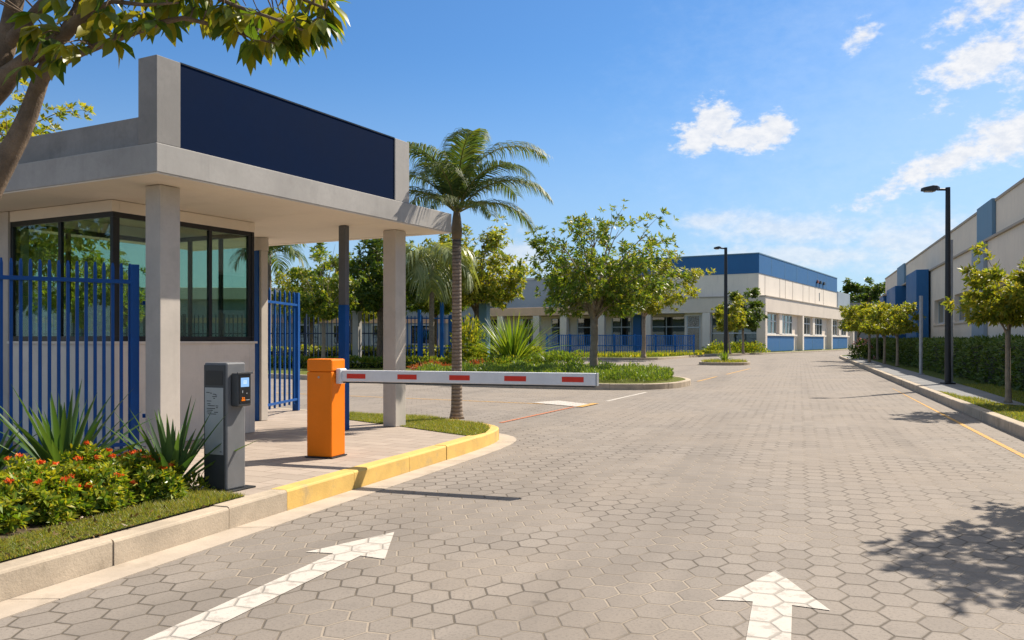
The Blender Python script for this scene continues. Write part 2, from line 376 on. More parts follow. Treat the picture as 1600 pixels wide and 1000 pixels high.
def rosettes(C, O, rs, nleaf, ln, wd, spread=(.5, 1.25), droop=.25):
    """star-like leaf groups at points C opening along O"""
    n = len(C); k = nleaf
    O = unit(O); A = unit(np.cross(O, ndir(rs, n))); B = np.cross(O, A)
    ang = (np.arange(k)/k*2*np.pi)[None, :]+rs.uniform(0, 6.28, (n, 1))+rs.normal(0, .25, (n, k))
    tilt = rs.uniform(spread[0], spread[1], (n, k))
    D = (A[:, None]*np.cos(ang)[..., None]+B[:, None]*np.sin(ang)[..., None])*np.sin(tilt)[..., None]+O[:, None]*np.cos(tilt)[..., None]
    D[..., 2] -= droop*rs.uniform(.3, 1, (n, k)); D = D.reshape(-1, 3)
    P = np.repeat(C, k, 0)+D*ln*.08; U = np.repeat(O, k, 0)+rs.normal(0, .25, (n*k, 3))
    l = ln*rs.uniform(.7, 1.2, n*k)
    return leafquads(P, D, U, l, l*wd/ln, .2, .08)

def bez(p0, p1, p2, n):
    return [p0*(1-t)**2+p1*2*t*(1-t)+p2*t*t for t in [i/n for i in range(n+1)]]

def tree_parts(root, seed, h, base, rx, ry, rz, mat, bark, tr=.12, nlimb=11, nsub=6, nros=16, leaf=.24, lw=.085, nleaf=7, off=(0, 0), clump=.5, fork=None, lean=(0, 0)):
    """trunk + forked limbs + crown in the root's own space. base: height of the crown's underside; rx, ry, rz: crown half-axes"""
    rs = np.random.RandomState(seed); q = random.Random(seed)
    cz = h-rz; cen = Vector((off[0], off[1], cz)); fork = fork if fork else base*.92
    mb = MB(); top = Vector((lean[0], lean[1], fork))
    pts = [Vector((lean[0]*t+q.uniform(-.02, .02)*h*.15*(0 < t < 1), lean[1]*t+q.uniform(-.02, .02)*h*.15*(0 < t < 1), fork*t)) for t in (0, .03, .12, .35, .6, .8, 1)]
    mb.tube(pts, [tr*1.5, tr*1.2, tr*1.02, tr*.92, tr*.86, tr*.84, tr*.9], 10)
    C = []; O = []
    ga = 2.39996
    for i in range(nlimb):
        # limb ends spread over the crown, a few in its middle and top
        zf = 1-2*(i+.5)/nlimb; a = i*ga+q.uniform(-.4, .4); rr = math.sqrt(max(0, 1-zf*zf))
        k = q.uniform(.58, .86)
        end = cen+Vector((rx*rr*math.cos(a)*k, ry*rr*math.sin(a)*k, rz*zf*k))
        if end.z < base: end.z = base+q.uniform(0, .12)*h
        st = Vector(pts[-1])*1. if i % 3 else Vector((lean[0]*.9, lean[1]*.9, fork*q.uniform(.85, .98)))
        hor = Vector((end.x-st.x, end.y-st.y, 0))
        ctl = st+Vector((hor.x*.35, hor.y*.35, (end.z-st.z)*.62+.12*hor.length))
        cur = bez(st, ctl, end, 6); r0 = tr*q.uniform(.34, .52)
        mb.tube(cur, [r0, r0*.8, r0*.62, r0*.46, r0*.32, r0*.2, r0*.1], 6, False)
        for s in range(nsub):
            u = q.uniform(.35, 1.); b0 = cur[min(6, int(u*6))]
            dv = Vector((q.gauss(0, 1), q.gauss(0, 1), q.gauss(.25, .8))); outd = (b0-cen)
            outd = outd.normalized() if outd.length > .01 else Vector((0, 0, 1))
            dv = (dv.normalized()*.8+outd*.9).normalized()
            e = b0+Vector((dv.x*rx, dv.y*ry, dv.z*rz))*q.uniform(.26, .58)*(1 if s else 1.25)
            if e.z < base*.93: e.z = base*.93+q.uniform(0, .1)
            mb.tube([b0, (b0+e)/2+Vector((0, 0, .04*rz)), e], [r0*.22, r0*.14, r0*.05], 4, False)
            m = max(4, int(nros*1.65*q.uniform(.6, 1.4))); rad = clump*min(rx, ry, rz)*q.uniform(.4, .75)*.56
            e_, b_ = np.array(e), np.array(b0)
            t = rs.uniform(.3, 1.12, (m, 1)); P = b_+(e_-b_)*t+rs.normal(0, 1, (m, 3))*rad*(1.15-.7*t)*np.array([.8, .8, .6])
            C.append(P); O.append(unit(P-np.array(cen))*.7+ndir(rs, m)*.5+np.array([0, 0, .35]))
    C = np.concatenate(C); O = np.concatenate(O)
    kp = C[:, 2] > base*.9+.22*h*np.abs(np.sin(C[:, 0]*2.2/rx*1.6+seed)*np.cos(C[:, 1]*2/ry+seed*2))*.5; C, O = C[kp], O[kp]
    V, Fc = rosettes(C, O, rs, nleaf, leaf*.72, lw*.76)
    mb.build('trunk', bark, root, smooth=True); npmesh('crown', V, Fc, mat, root)
def tree(name, label, loc, seed, group=None, rot=0, cat='tree', z=S, **kw):
    t = thing(name, label, cat, (loc[0], loc[1], z), rot, group); tree_parts(t, seed, **kw); return t

def frond_mesh(Ln, elev, curl, rs, npair, leafl, lw, hang=.35, side=.0):
    """a feather frond in its own plane: starts along +x rising at elev, curls down"""
    n = 14; pts = []; p = Vector((0, 0, 0)); e = elev; y = 0
    for i in range(n+1):
        pts.append(p.copy()); e2 = e-curl*(i/n)**1.3
        p = p+Vector((math.cos(e2), side*(i/n), math.sin(e2)))*(Ln/n)
    A = np.array([list(q) for q in pts])
    t = np.linspace(.14, .995, npair); idx = t*n; i0 = np.minimum(idx.astype(int), n-1); fr = (idx-i0)[:, None]
    P = A[i0]*(1-fr)+A[i0+1]*fr; T = unit(A[i0+1]-A[i0])
    Sd = np.tile(np.array([0, 1., 0]), (npair, 1)); Nn = np.cross(T, Sd)*-1
    Nn = np.where((Nn[:, 2:3] < 0), -Nn, Nn)
    prof = leafl*(.35+.65*np.sin(np.pi*np.clip(t*.86+.16, 0, 1)))
    Vs = []; 
    for s in (-1, 1):
        D = Sd*s*.8+T*.62+Nn*.32+rs.normal(0, .07, (npair, 3)); D = unit(D)
        l = (prof*rs.uniform(.88, 1.1, npair))[:, None]
        w = lw*rs.uniform(.8, 1.15, npair)[:, None]
        wd = unit(np.cross(D, Nn+.4*Sd*s)); dn = np.array([0, 0, -1.])
        m1 = P+D*l*.45+dn*l*hang*.12; m2 = P+D*l*.78+dn*l*hang*.45; tip = P+D*l*.98+dn*l*hang*1.0
        Vs.append(np.stack([P-wd*w*.3, P+wd*w*.3, m1+wd*w*.5, m1-wd*w*.5, m2+wd*w*.36, m2-wd*w*.36, tip+wd*w*.05, tip-wd*w*.05], 1))
    V = np.concatenate(Vs).reshape(-1, 3); k = len(V)//8
    b = np.array([[0, 1, 2, 3], [3, 2, 4, 5], [5, 4, 6, 7]]); Fc = (np.arange(k)[:, None, None]*8+b[None]).reshape(-1, 4)
    return V, Fc, pts
def palm(label, loc, h, fronds, tr, leafmat_, seed, npair=46, leafl=.42, lw=.022, shaft=True, group=None, name='palm_tree', hang=.45, bow=(.0, 0)):
    rs = np.random.RandomState(seed); root = thing(name, label, 'palm tree', loc, 0, group)
    mb = MB(); hs = h*.86 if shaft else h
    pts = [(bow[0]*math.sin(t*math.pi*.5)**2*h, bow[1]*t*h, hs*t) for t in (0, .02, .06, .2, .4, .6, .8, 1)]
    mb.tube(pts, [tr*1.5, tr*1.3, tr*1.1, tr, tr*.94, tr*.9, tr*.88, tr*.86], 14); mb.build('trunk', m_palmbark, root, smooth=True)
    tx, ty = pts[-1][0], pts[-1][1]
    if shaft:
        cs = MB(); cs.tube([(tx, ty, hs), (tx, ty, hs+.04*h), (tx, ty, hs+.10*h), (tx, ty, h*1.02)], [tr*.9, tr*1.08, tr*.85, tr*.45], 12)
        cs.build('crownshaft', surf('crownshaft_skin', (.17, .13, .075), .6, .2, 6, .2, 30, .005, world=False, stain=.3), root, smooth=True)
    for k, (az, el, cu, ln) in enumerate(fronds):
        V, Fc, pp = frond_mesh(ln, el, cu, rs, int(npair*min(1.2, max(.6, ln/1.6))) if ln < 2.2 else npair, leafl*ln/1.6, lw*max(1, ln/1.9), hang, rs.uniform(-.12, .12))
        c, s = math.cos(az), math.sin(az); M = np.array([[c, -s, 0], [s, c, 0], [0, 0, 1]])
        V = V@M.T+np.array([tx, ty, h*.985])
        fr = npmesh('frond', V, Fc, leafmat_, root)
        st = MB(); st.tube([Vector(M@np.array(list(p)))+Vector((tx, ty, h*.985)) for p in pp], [tr*.2*(1-.065*i) for i in range(len(pp))], 5, False)
        st.build('stalk', m_stalk, fr, smooth=True)
    return root
m_stalk = surf('frond_stalk', (.16, .15, .045), .6, .15, 6, 0, world=False)

def swords(seed, n, ln, wd, el0=.35, el1=1.5, droop=.3, segs=5, fold=.3):
    """sword leaves from one foot; V-section blades"""
    rs = np.random.RandomState(seed); Vs = []; Fs = []; o = 0
    for i in range(n):
        az = i*2.39996+rs.uniform(-.3, .3); f = (i+.5)/n; el = el0+(el1-el0)*f**.8+rs.uniform(-.08, .08)
        l = ln*rs.uniform(.72, 1.08)*(1 if f < .8 else .85); w = wd*rs.uniform(.8, 1.15)
        p = np.array([math.cos(az)*.03*ln, math.sin(az)*.03*ln, .02]); dr = droop*rs.uniform(.2, 1.2)*(1-f*.7)
        side = np.array([-math.sin(az), math.cos(az), 0]); tw = rs.uniform(-.3, .3)
        for k in range(segs+1):
            t = k/segs; e = el-dr*t*t*1.6
            d = np.array([math.cos(az)*math.cos(e), math.sin(az)*math.cos(e), math.sin(e)]); up = np.cross(side, d); up = up if up[2] > 0 else -up
            s2 = side*math.cos(tw)+up*math.sin(tw)
            ww = w*(.55+1.1*t if t < .4 else 1.0*(1-t)**.75*1.36+.02)*.5
            Vs += [p-s2*ww+up*ww*fold, p-up*ww*.15, p+s2*ww+up*ww*fold]; p = p+d*l/segs
        for k in range(segs):
            a = o+k*3; Fs += [(a, a+1, a+4, a+3), (a+1, a+2, a+5, a+4)]
        o += 3*(segs+1)
    return np.array(Vs), np.array(Fs)

def leafpile(seed, n, rx, ry, h, leaf, lw, up=.5, hollow=.35):
    """dense low bush: leaves through a rounded volume standing on z=0"""
    rs = np.random.RandomState(seed); D = ndir(rs, n); D[:, 2] = np.abs(D[:, 2]); r = rs.uniform(hollow, 1, (n, 1))**.6
    lump = 1+.22*np.sin(D[:, :1]*5+seed)*np.cos(D[:, 1:2]*6+seed*2)+.12*np.sin(D[:, 2:]*9+seed)
    P = D*r*lump*np.array([rx, ry, h])
    P[:, 2] = np.maximum(P[:, 2], .02)
    O = D*.7+ndir(rs, n)*.6+np.array([0, 0, up])
    return leafquads(P, O, ndir(rs, n)+D, leaf*rs.uniform(.6, 1.25, n), lw*rs.uniform(.7, 1.2, n), .2, .1)

def in_poly(P, poly):
    x, y = P[:, 0], P[:, 1]; ins = np.zeros(len(P), bool); j = len(poly)-1
    for i in range(len(poly)):
        xi, yi = poly[i]; xj, yj = poly[j]
        c = ((yi > y) != (yj > y)) & (x < (xj-xi)*(y-yi)/(yj-yi+1e-12)+xi); ins ^= c; j = i
    return ins
def scatter(poly, n, rs):
    a = np.array(poly); lo, hi = a.min(0), a.max(0); out = []
    tot = 0
    while tot < n:
        P = rs.uniform(lo, hi, (n, 2)); P = P[in_poly(P, poly)]; out.append(P); tot += len(P)
        if not len(P): break
    return np.concatenate(out)[:n]
def grass(name, poly, n, h, z, seed, mat, w=.006):
    rs = np.random.RandomState(seed); P2 = scatter(poly, n, rs); P = np.c_[P2, np.full(len(P2), z)]
    a = rs.uniform(0, 6.28, n); s = np.c_[np.cos(a), np.sin(a), np.zeros(n)]*w*.5
    l = h*rs.uniform(.4, 1.25, n)*(1+.5*np.sin(P2[:, 0]*3.1)*np.cos(P2[:, 1]*2.3))
    t = P+np.c_[rs.normal(0, .45, n)*l, rs.normal(0, .45, n)*l, l*.85]
    V = np.stack([P-s, P+s, t], 1).reshape(-1, 3)
    return stuff(npmesh(name, V, np.arange(3*n).reshape(-1, 3), mat))

def offset_path(pts, d):
    """shift an open polyline to its left by d (mitred)"""
    out = []; n = len(pts)
    for i in range(n):
        a, b, c = pts[max(i-1, 0)], pts[i], pts[min(i+1, n-1)]
        def nrm(p, q):
            l = math.hypot(q[0]-p[0], q[1]-p[1]) or 1; return (-(q[1]-p[1])/l, (q[0]-p[0])/l)
        n1 = nrm(a, b) if i > 0 else nrm(b, c); n2 = nrm(b, c) if i < n-1 else n1
        m = (n1[0]+n2[0], n1[1]+n2[1]); ml = math.hypot(*m) or 1; m = (m[0]/ml, m[1]/ml)
        k = d/max(.4, m[0]*n1[0]+m[1]*n1[1]); out.append((b[0]+m[0]*k, b[1]+m[1]*k))
    return out
def smooth_path(pts, it=2):
    for _ in range(it):
        q = [pts[0]]
        for a, b in zip(pts, pts[1:]):
            q += [(a[0]*.75+b[0]*.25, a[1]*.75+b[1]*.25), (a[0]*.25+b[0]*.75, a[1]*.25+b[1]*.75)]
        pts = q+[pts[-1]]
    return pts
def along(pts):
    s = [0]
    for a, b in zip(pts, pts[1:]): s.append(s[-1]+math.hypot(b[0]-a[0], b[1]-a[1]))
    return s
def at_s(pts, s, x):
    x = min(max(x, 0), s[-1])
    for i in range(len(s)-1):
        if x <= s[i+1]+1e-9:
            t = (x-s[i])/((s[i+1]-s[i]) or 1); return (pts[i][0]+(pts[i+1][0]-pts[i][0])*t, pts[i][1]+(pts[i+1][1]-pts[i][1])*t)
    return pts[-1]
def kerb(pts, s0, s1, w, h, mat, stone=1.0, gap=.008, z0=-.02, seed=1, ch=.018, name='kerb'):
    """kerb stones laid along the path between two distances; inner side on the left"""
    q = random.Random(seed); S_ = along(pts); inn = offset_path(pts, w); mb = MB(); x = s0
    sin = along(inn)
    while x < s1-.05:
        e = min(s1, x+stone*q.uniform(.9, 1.1)); k = max(2, int((e-x)/.18)); dz = q.uniform(-.004, .004); dn = q.uniform(-.004, .004)
        vs = []; fs = []
        for i in range(k+1):
            t = x+gap/2+(e-x-gap)*i/k; P = Vector(at_s(pts, S_, t)); 
            P2 = Vector(at_s(pts, S_, t+.02)); P1 = Vector(at_s(pts, S_, t-.02)); d = (P2-P1).normalized(); nn = Vector((-d.y, d.x))
            P = P+nn*dn
            ring = [(0, z0), (0, h-ch+dz), (ch*.35, h-ch*.35+dz), (ch, h+dz), (w, h+dz), (w, z0)]
            vs += [(P.x+nn.x*a, P.y+nn.y*a, b) for a, b in ring]
        for i in range(k): fs += [(i*6+j, i*6+(j+1) % 6, (i+1)*6+(j+1) % 6, (i+1)*6+j) for j in range(6)]
        fs += [tuple(range(5, -1, -1)), tuple(k*6+j for j in range(6))]; fs = [tuple(reversed(f)) for f in fs]
        mb.add(vs, fs); x = e
    o = mb.build(name, mat); return struct(o)

def frame(cx, cy, th):
    """local x to the right, local y away: returns local->world for plan points"""
    c, s = math.cos(th), math.sin(th)
    return lambda x, y: (cx+c*x+s*y, cy-s*x+c*y)

# ------------------------------------------------------------------ ground, roads, pavements
g = MB(); g.sheet([(-700, -300), (700, -300), (700, 900), (-700, 900)], -.03); struct(g.build('ground', m_ground))
rp = [(-45, -12), (40, -12), (48, 20), (60, 170), (-45, 170)]
g = MB(); g.sheet(rp, 0); struct(g.build('road', m_road))

# near pavement: its kerb runs up beside the lane, rounds a nose and turns back
K = [(-6.57, -6), (-2.73, 4.57), (-.62, 10.4), (-.40, 11.05), (-.22, 11.7), (-.17, 12.15), (-.24, 12.5), (-.45, 12.85), (-.85, 13.25), (-2.75, 14.6), (-6, 17), (-14, 22.8)]
K = [K[0], K[1]]+smooth_path(K[2:], 2)
SK = along(K)
def s_at(x, y): return min(range(len(K)*0+4000), key=lambda i: (lambda p: (p[0]-x)**2+(p[1]-y)**2)(at_s(K, SK, SK[-1]*i/4000)))*SK[-1]/4000
sy0 = s_at(*G(425, 765, S)); sy1 = s_at(-.95, 13.32)
kerb(K, 0, sy0, .15, S, m_kerb, 1.02, seed=3)
kerb(K, sy0, sy1, .16, S+.002, m_kerby, 1.05, seed=5, name='yellow_kerb')
kerb(K, sy1, SK[-1], .15, S, m_kerb, 1.0, seed=8)
Ki = offset_path(K, .145)
g = MB(); g.prism(Ki+[(-30, 24), (-30, -6)], -.02, S-.004); struct(g.build('pavement', m_walk))
# pale gutter slabs against the kerb foot
Ko = offset_path(K, -.25); g = MB(); ss = along(Ko)
gx = 0
while gx < ss[-1]*.78:
    ge = gx+1.9
    A = [at_s(K, SK, (gx+.004+(ge-gx-.008)*i/6)*SK[-1]/ss[-1]) for i in range(7)]; B = [at_s(Ko, ss, gx+.004+(ge-gx-.008)*i/6) for i in range(7)]
    g.prism(B+A[::-1], -.02, .006); gx = ge
struct(g.build('gutter', m_gutter))
# planting bed left of the ticket column
bi = [at_s(Ki, along(Ki), t) for t in np.linspace(0, along(Ki)[-1], 400)]
edge = [p for p in bi if p[1] < 6.75]
bed = edge+[(-2.60, 6.98), (-2.75, 7.3), (-3.35, 7.85), (-3.75, 8.1), (-9, 4.2), (-9, -6)]
g = MB(); g.sheet(bed, S+.006); struct(g.build('flower_bed_soil', m_soil))
strip = edge+[(-2.45, 6.85)]+[(p[0]-.42, p[1]+.12) for p in reversed(edge) if p[1] > -2]
g = MB(); g.sheet(strip, S+.010); struct(g.build('lawn', m_lawn))
near = [p for p in strip if p[1] > 3.2]
grass('grass', near, 26000, .035, S+.01, 4, lf_grass, .006)
# grass tip of the pavement
nose = [G(x, y, S) for x, y in ((530, 644), (600, 648), (679, 652.5), (722, 658.5), (757, 663.5), (766, 669), (759, 676), (735, 681.5), (679, 674), (632, 667), (530, 654))]
g = MB(); g.sheet(nose, S+.003); struct(g.build('lawn', m_lawn))
grass('grass', nose, 20000, .04, S+.003, 5, lf_grass, .007)

# right-hand pavement
KX = 3.19
def kr(off, Y): return (KX+off*1.0546+.335*Y, Y)
KRp = [kr(0, 70.5), kr(.05, 68), kr(0, 60), kr(0, 30), kr(0, 10), kr(0, -8)]
KRp = [kr(3.2, 74.5), kr(1.2, 73.6)]+smooth_path([kr(.35, 72.2), kr(.05, 70), kr(0, 66)], 2)+KRp[2:]
kerb(KRp, 0, along(KRp)[-1], .16, S, m_kerb, 1.0, seed=11)
KRi = offset_path(KRp, .155)
g = MB(); g.prism(KRi+[(60, -8), (60, 80)], -.02, S-.004); struct(g.build('lawn', m_lawn))
pth = [kr(.17, 68), kr(.17, 21), kr(.42, 18.3), kr(.75, 16.6), kr(1.1, 15.9), kr(1.25, 22), kr(1.25, 68)]
g = MB(); g.sheet(pth, S+.001); struct(g.build('footpath', m_walk2))
rg = [kr(.17, 11), kr(2.1, 11), kr(2.1, 24), kr(1.3, 24), kr(1.1, 15.9), kr(.75, 16.6), kr(.17, 21)]
grass('grass', rg, 22000, .05, S-.002, 6, lf_grass, .010)

# yellow line along the right kerb
g = MB(); g.sheet([kr(-.50, 5), kr(-.42, 5), kr(-.42, 14), kr(-.44, 25), kr(-.46, 25), kr(-.49, 14)], .004); struct(g.build('yellow_line', m_yline))
# thin markings in the side drive
def line(a, b, w, mat, name, z=.004):
    a, b = Vector(a), Vector(b); d = (b-a).normalized(); n = Vector((-d.y, d.x))*w/2
    g = MB(); g.sheet([tuple(a-n), tuple(b-n), tuple(b+n), tuple(a+n)], z); return struct(g.build(name, mat))
line(G(430, 614), G(915, 634), .09, m_yline, 'yellow_line')
line(G(782, 661), G(897, 636), .08, m_rline, 'red_line', .008)
g = MB(); g.sheet([G(830, 629.5), G(905, 636.5), G(926, 632.5), G(872, 626.5)], .0115); struct(g.build('white_marking', m_wpatch))
line(G(905, 636.5), G(931, 631), .16, m_yline, 'yellow_line', .015)
line(G(948, 627), G(1010, 613), .10, m_arrow, 'white_line')
line(G(1040, 605), G(1075, 598), .12, m_arrow, 'white_line')
line(G(1090, 596), G(1120, 588.5), .09, m_yline, 'yellow_line', .0045)
line(G(1135, 585), G(1172, 576), .09, m_yline, 'yellow_line', .0045)

# painted arrows
def arrow(label, tip, length):
    d = Vector((math.sin(ROAD_A), math.cos(ROAD_A))); n = Vector((d.y, -d.x)); t = Vector(tip); P = []
    for a, b in ((0, 0), (-.72, .29), (-.69, .10), (-length, .10), (-length, -.10), (-.69, -.10), (-.72, -.29)):
        P.append(tuple(t+d*a+n*b))
    g = MB(); g.sheet(P[::-1], .004); return tag(g.build('painted_arrow', m_arrow), label, 'road marking', 'white lane arrows')
arrow('white lane arrow painted on the paving beside the left kerb, stem crossing the bottom left', G(616, 832), 3.6)
arrow('white lane arrow painted in the middle of the road at the bottom right', G(1212, 892), 3.0)

# planted island beyond the gatehouse
def closed_smooth(p, it=2):
    for _ in range(it):
        q = []
        for a, b in zip(p, p[1:]+p[:1]): q += [(a[0]*.75+b[0]*.25, a[1]*.75+b[1]*.25), (a[0]*.25+b[0]*.75, a[1]*.25+b[1]*.75)]
        p = q
    return p
def island(poly, mat, w=.16, h=S, stone=1.):
    p = closed_smooth(poly); loop = p+[p[0]]
    kerb(loop, 0, along(loop)[-1], w, h, m_kerb, stone, seed=int(abs(poly[0][0])*7)+2)
    inn = offset_path(loop, w-.005)[:-1]; g = MB(); g.prism(inn, -.02, h-.005); struct(g.build('lawn', mat)); return inn
isl = [(-30, 44), (-9.6, 32.6), (-5, 28.4), (-.2, 25.3), (2.5, 24.2), (4.2, 24.3), (5.5, 26.2), (5.9, 28.6), (5.3, 31), (3.8, 36), (2.6, 42), (0, 47), (-4, 62), (-30, 72)]
inA = island(isl, m_lawnfar)
inB = island([(10.7, 48.6), (12.2, 47.7), (13.6, 48.6), (13.9, 50.6), (12.6, 51.8), (11, 50.8)], m_lawnfar)
# lawn by the main building, with its rail
lw = [(3.6, 62), (9.6, 60.4), (12, 64), (17.8, 78), (22, 82.6), (26.6, 87.4), (52, 128.5), (60, 160), (-32, 160), (-32, 78), (-2, 64)]
g = MB(); loop = smooth_path(lw[:7], 2); kerb(loop, 0, along(loop)[-1], .2, S, m_kerb, 1.5, seed=21)
g.prism(offset_path(loop, .19)+lw[7:], -.02, S-.005); struct(g.build('lawn', m_lawnfar))

# ground cover on the island
rs = np.random.RandomState(31)
cov = [(-1.4, 28.3), (1, 26.2), (2.6, 25.2), (4.1, 25.2), (5.0, 26.6), (5.3, 28.6), (4.7, 30.8), (3.4, 33.4), (0, 34), (-3, 32), (-3.4, 30)]
P2 = scatter(cov, 30000, rs); hh = .26+.12*np.sin(P2[:, 0]*2.1+1)*np.cos(P2[:, 1]*1.7)+.06*np.sin(P2[:, 0]*6)
P = np.c_[P2, S+hh*rs.uniform(.05, 1, len(P2))]
D = np.c_[rs.normal(0, .55, len(P)), rs.normal(0, .55, len(P)), np.ones(len(P))]
V, Fc = leafquads(P, D, ndir(rs, len(P)), .13*rs.uniform(.6, 1.3, len(P)), .035, .2)
stuff(npmesh('ground_cover', V, Fc, lf_cover))

# ------------------------------------------------------------------ gatehouse
KX0, KY0 = -3.35, 8.08
kf = frame(KX0, KY0, KA)
gh = thing('gatehouse', 'grey concrete gatehouse with overhanging flat roof, blank navy sign and glazed booth', 'gatehouse', (KX0, KY0, S), -KA)
ZU, ZT = 2.81, 3.10
m = MB(); m.box(-5.4, 0, 0, 5.2, ZU+.012, ZT); m.build('roof_slab', m_conc, gh, .008)
# soffit lining boards under the slab, with a plain border
m = MB()
for i in range(4):
    for j in range(3):
        x0 = -5.3+j*1.63; y0 = .28+i*1.19
        m.box(x0, x0+1.625, y0, y0+1.185, ZU+.004, ZU+.03)
m.box(-5.39, -.01, .01, .27, ZU, ZU+.03); m.box(-.40, -.01, .275, 5.19, ZU, ZU+.03); m.box(-5.39, -.405, 5.045, 5.19, ZU, ZU+.03)
m.build('soffit', m_soffit, gh)
m = MB(); m.box(-5.2, -.27, .24, .36, ZT, ZT+.36); m.build('parapet', m_conc_dark, gh, .006)
m = MB(); m.box(-5.2, -5.05, .365, 5.0, ZT, ZT+.36); m.build('parapet', m_conc_dark, gh, .006)
sg = MB(); sg.box(-.264, -.006, .006, .285, ZT, 3.93); sg.build('sign_end_block', m_conc_dark, gh, .006)  # darker concrete stands in for the shade on this end block
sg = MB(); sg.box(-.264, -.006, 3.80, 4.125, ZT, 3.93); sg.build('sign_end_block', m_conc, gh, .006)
sg = MB(); sg.box(-.25, -.020, .287, 3.798, ZT+.001, 3.92); sp = sg.build('sign_panel', m_navy, gh, .003)
m = MB(); m.box(-.262, -.012, .287, 3.798, 3.9205, 3.936); m.build('sign_capping', m_black, sp)
def column(x, y, sx, sy, mat=m_column):
    m = MB(); m.box(x-sx, x, y, y+sy, 0, ZU-.002); return m.build('column', mat, gh, .006)
column(-.46, .42, .22, .25); column(-.46, 4.435, .22, .25); column(-4.3, .42, .22, .25)
# slim post, blue below and bare above
m = MB(); m.box(-.92, -.80, 3.74, 3.83, 0, 1.72); po = m.build('slim_post', m_blue, gh, .004)
m = MB(); m.box(-.918, -.802, 3.742, 3.828, 1.722, ZU-.002); m.build('upper_sleeve', m_sleeve, po, .003)
m = MB(); m.box(-2.96, -2.82, 4.22, 4.36, 0, ZU-.20); po = m.build('slim_column', m_column, gh, .006)
m = MB(); m.box(-2.962, -2.86, 4.19, 4.218, 0, ZU-.201); m.build('blue_shaded_face', m_blue, po, .003)  # blue kept on the shaded face; pale column colour imitates the lit side
m = MB(); m.tube([(-2.89, 4.28, ZU-.2), (-2.89, 4.28, ZU-.002)], .115, 20); m.build('capital', m_column, po)
# booth
BX1, BY0 = -1.712, .806; BX0, BY1 = BX1-1.9, BY0+2.17; T = .10; SILL, WT = 1.22, 2.68
m = MB()
m.box(BX0, BX1, BY0, BY0+T, 0, SILL-.03); m.box(BX0, BX1, BY1-T, BY1, 0, SILL-.03)
m.box(BX1-T, BX1, BY0+T, BY1-T, 0, SILL-.03); m.box(BX0, BX0+T, BY0+T, BY1-T, 0, SILL-.03)
m.build('booth_wall', m_booth, gh, .004)
m = MB()
m.box(BX0-.02, BX1+.025, BY0-.025, BY0+T+.02, SILL-.03, SILL); m.box(BX0-.02, BX1+.025, BY1-T-.02, BY1+.025, SILL-.03, SILL)
m.box(BX1-T-.02, BX1+.025, BY0+T+.02, BY1-T-.02, SILL-.03, SILL); m.box(BX0-.02, BX0+T, BY0+T+.02, BY1-T-.02, SILL-.03, SILL)
m.build('sill', m_booth, gh, .004)
m = MB()
m.box(BX0, BX1, BY0, BY0+T, WT, ZU-.002); m.box(BX0, BX1, BY1-T, BY1, WT, ZU-.002)
m.box(BX1-T, BX1, BY0+T, BY1-T, WT, ZU-.002); m.box(BX0, BX0+T, BY0+T, BY1-T, WT, ZU-.002)
m.build('header', m_soffit, gh, .004)
m = MB(); m.box(BX0-1.9, BX0-.004, BY0-.02, BY0+.25, 0, ZU-.002); m.build('side_wall', m_column, gh, .004)
def glazing(axis, fixed, a0, a1, splits, out):
    """a framed strip of panes; axis x or y is the run, fixed the plane, out the outward sign"""
    fr = MB(); fw = .05; d0, d1 = (fixed-.055, fixed-.01) if out > 0 else (fixed+.01, fixed+.055)
    def bx(mb, u0, u1, z0, z1, e0=d0, e1=d1):
        if axis == 'x': mb.box(u0, u1, e0, e1, z0, z1)
        else: mb.box(e0, e1, u0, u1, z0, z1)
    bx(fr, a0, a1, SILL, SILL+.06); bx(fr, a0, a1, WT-.06, WT)
    cuts = [a0]+splits+[a1]
    for i, c in enumerate(cuts):
        c0 = c if i == 0 else (c-fw if i == len(cuts)-1 else c-fw/2); bx(fr, c0, c0+fw, SILL+.06, WT-.06)
    w = fr.build('window_frame', m_black, gh, .003); mid = (d0+d1)/2
    for i in range(len(cuts)-1):
        p = MB(); l = cuts[i]+(fw if i == 0 else fw/2); r = cuts[i+1]-(fw if i == len(cuts)-2 else fw/2)
        bx(p, l, r, SILL+.06, WT-.06, mid-.004, mid+.004); p.build('pane', m_glass, w)
glazing('x', BY0, BX0, BX1, [BX0+.95], -1)
glazing('y', BX1, BY0+.056, BY1-.056, [BY0+.62, BY0+1.42], 1)
glazing('x', BY1, BX0, BX1, [BX0+.7, BX0+1.3], 1)
glazing('y', BX0, BY0+.056, BY1-.056, [BY0+.75, BY0+1.45], -1)
m = MB(); m.box(BX0+T, BX1-T, BY0+T, BY1-T, .002, .03); m.box(BX0+.15, BX1-.14, BY1-.75, BY1-.15, .74, .78)
m.box(BX0+.15, BX0+.2, BY1-.72, BY1-.18, .03, .74); m.box(BX1-.2, BX1-.15, BY1-.72, BY1-.18, .03, .74); m.build('desk', m_dark, gh)
m = MB(); m.box(BX0+.5, BX0+1.05, BY1-.40, BY1-.36, .9, 1.28); m.box(BX0+.72, BX0+.82, BY1-.42, BY1-.34, .78, .9); m.build('monitor', m_black, gh, .006)
m = MB(); m.box(-1.30, -.85, BY0+.6, BY0+.64, .4, .9); 

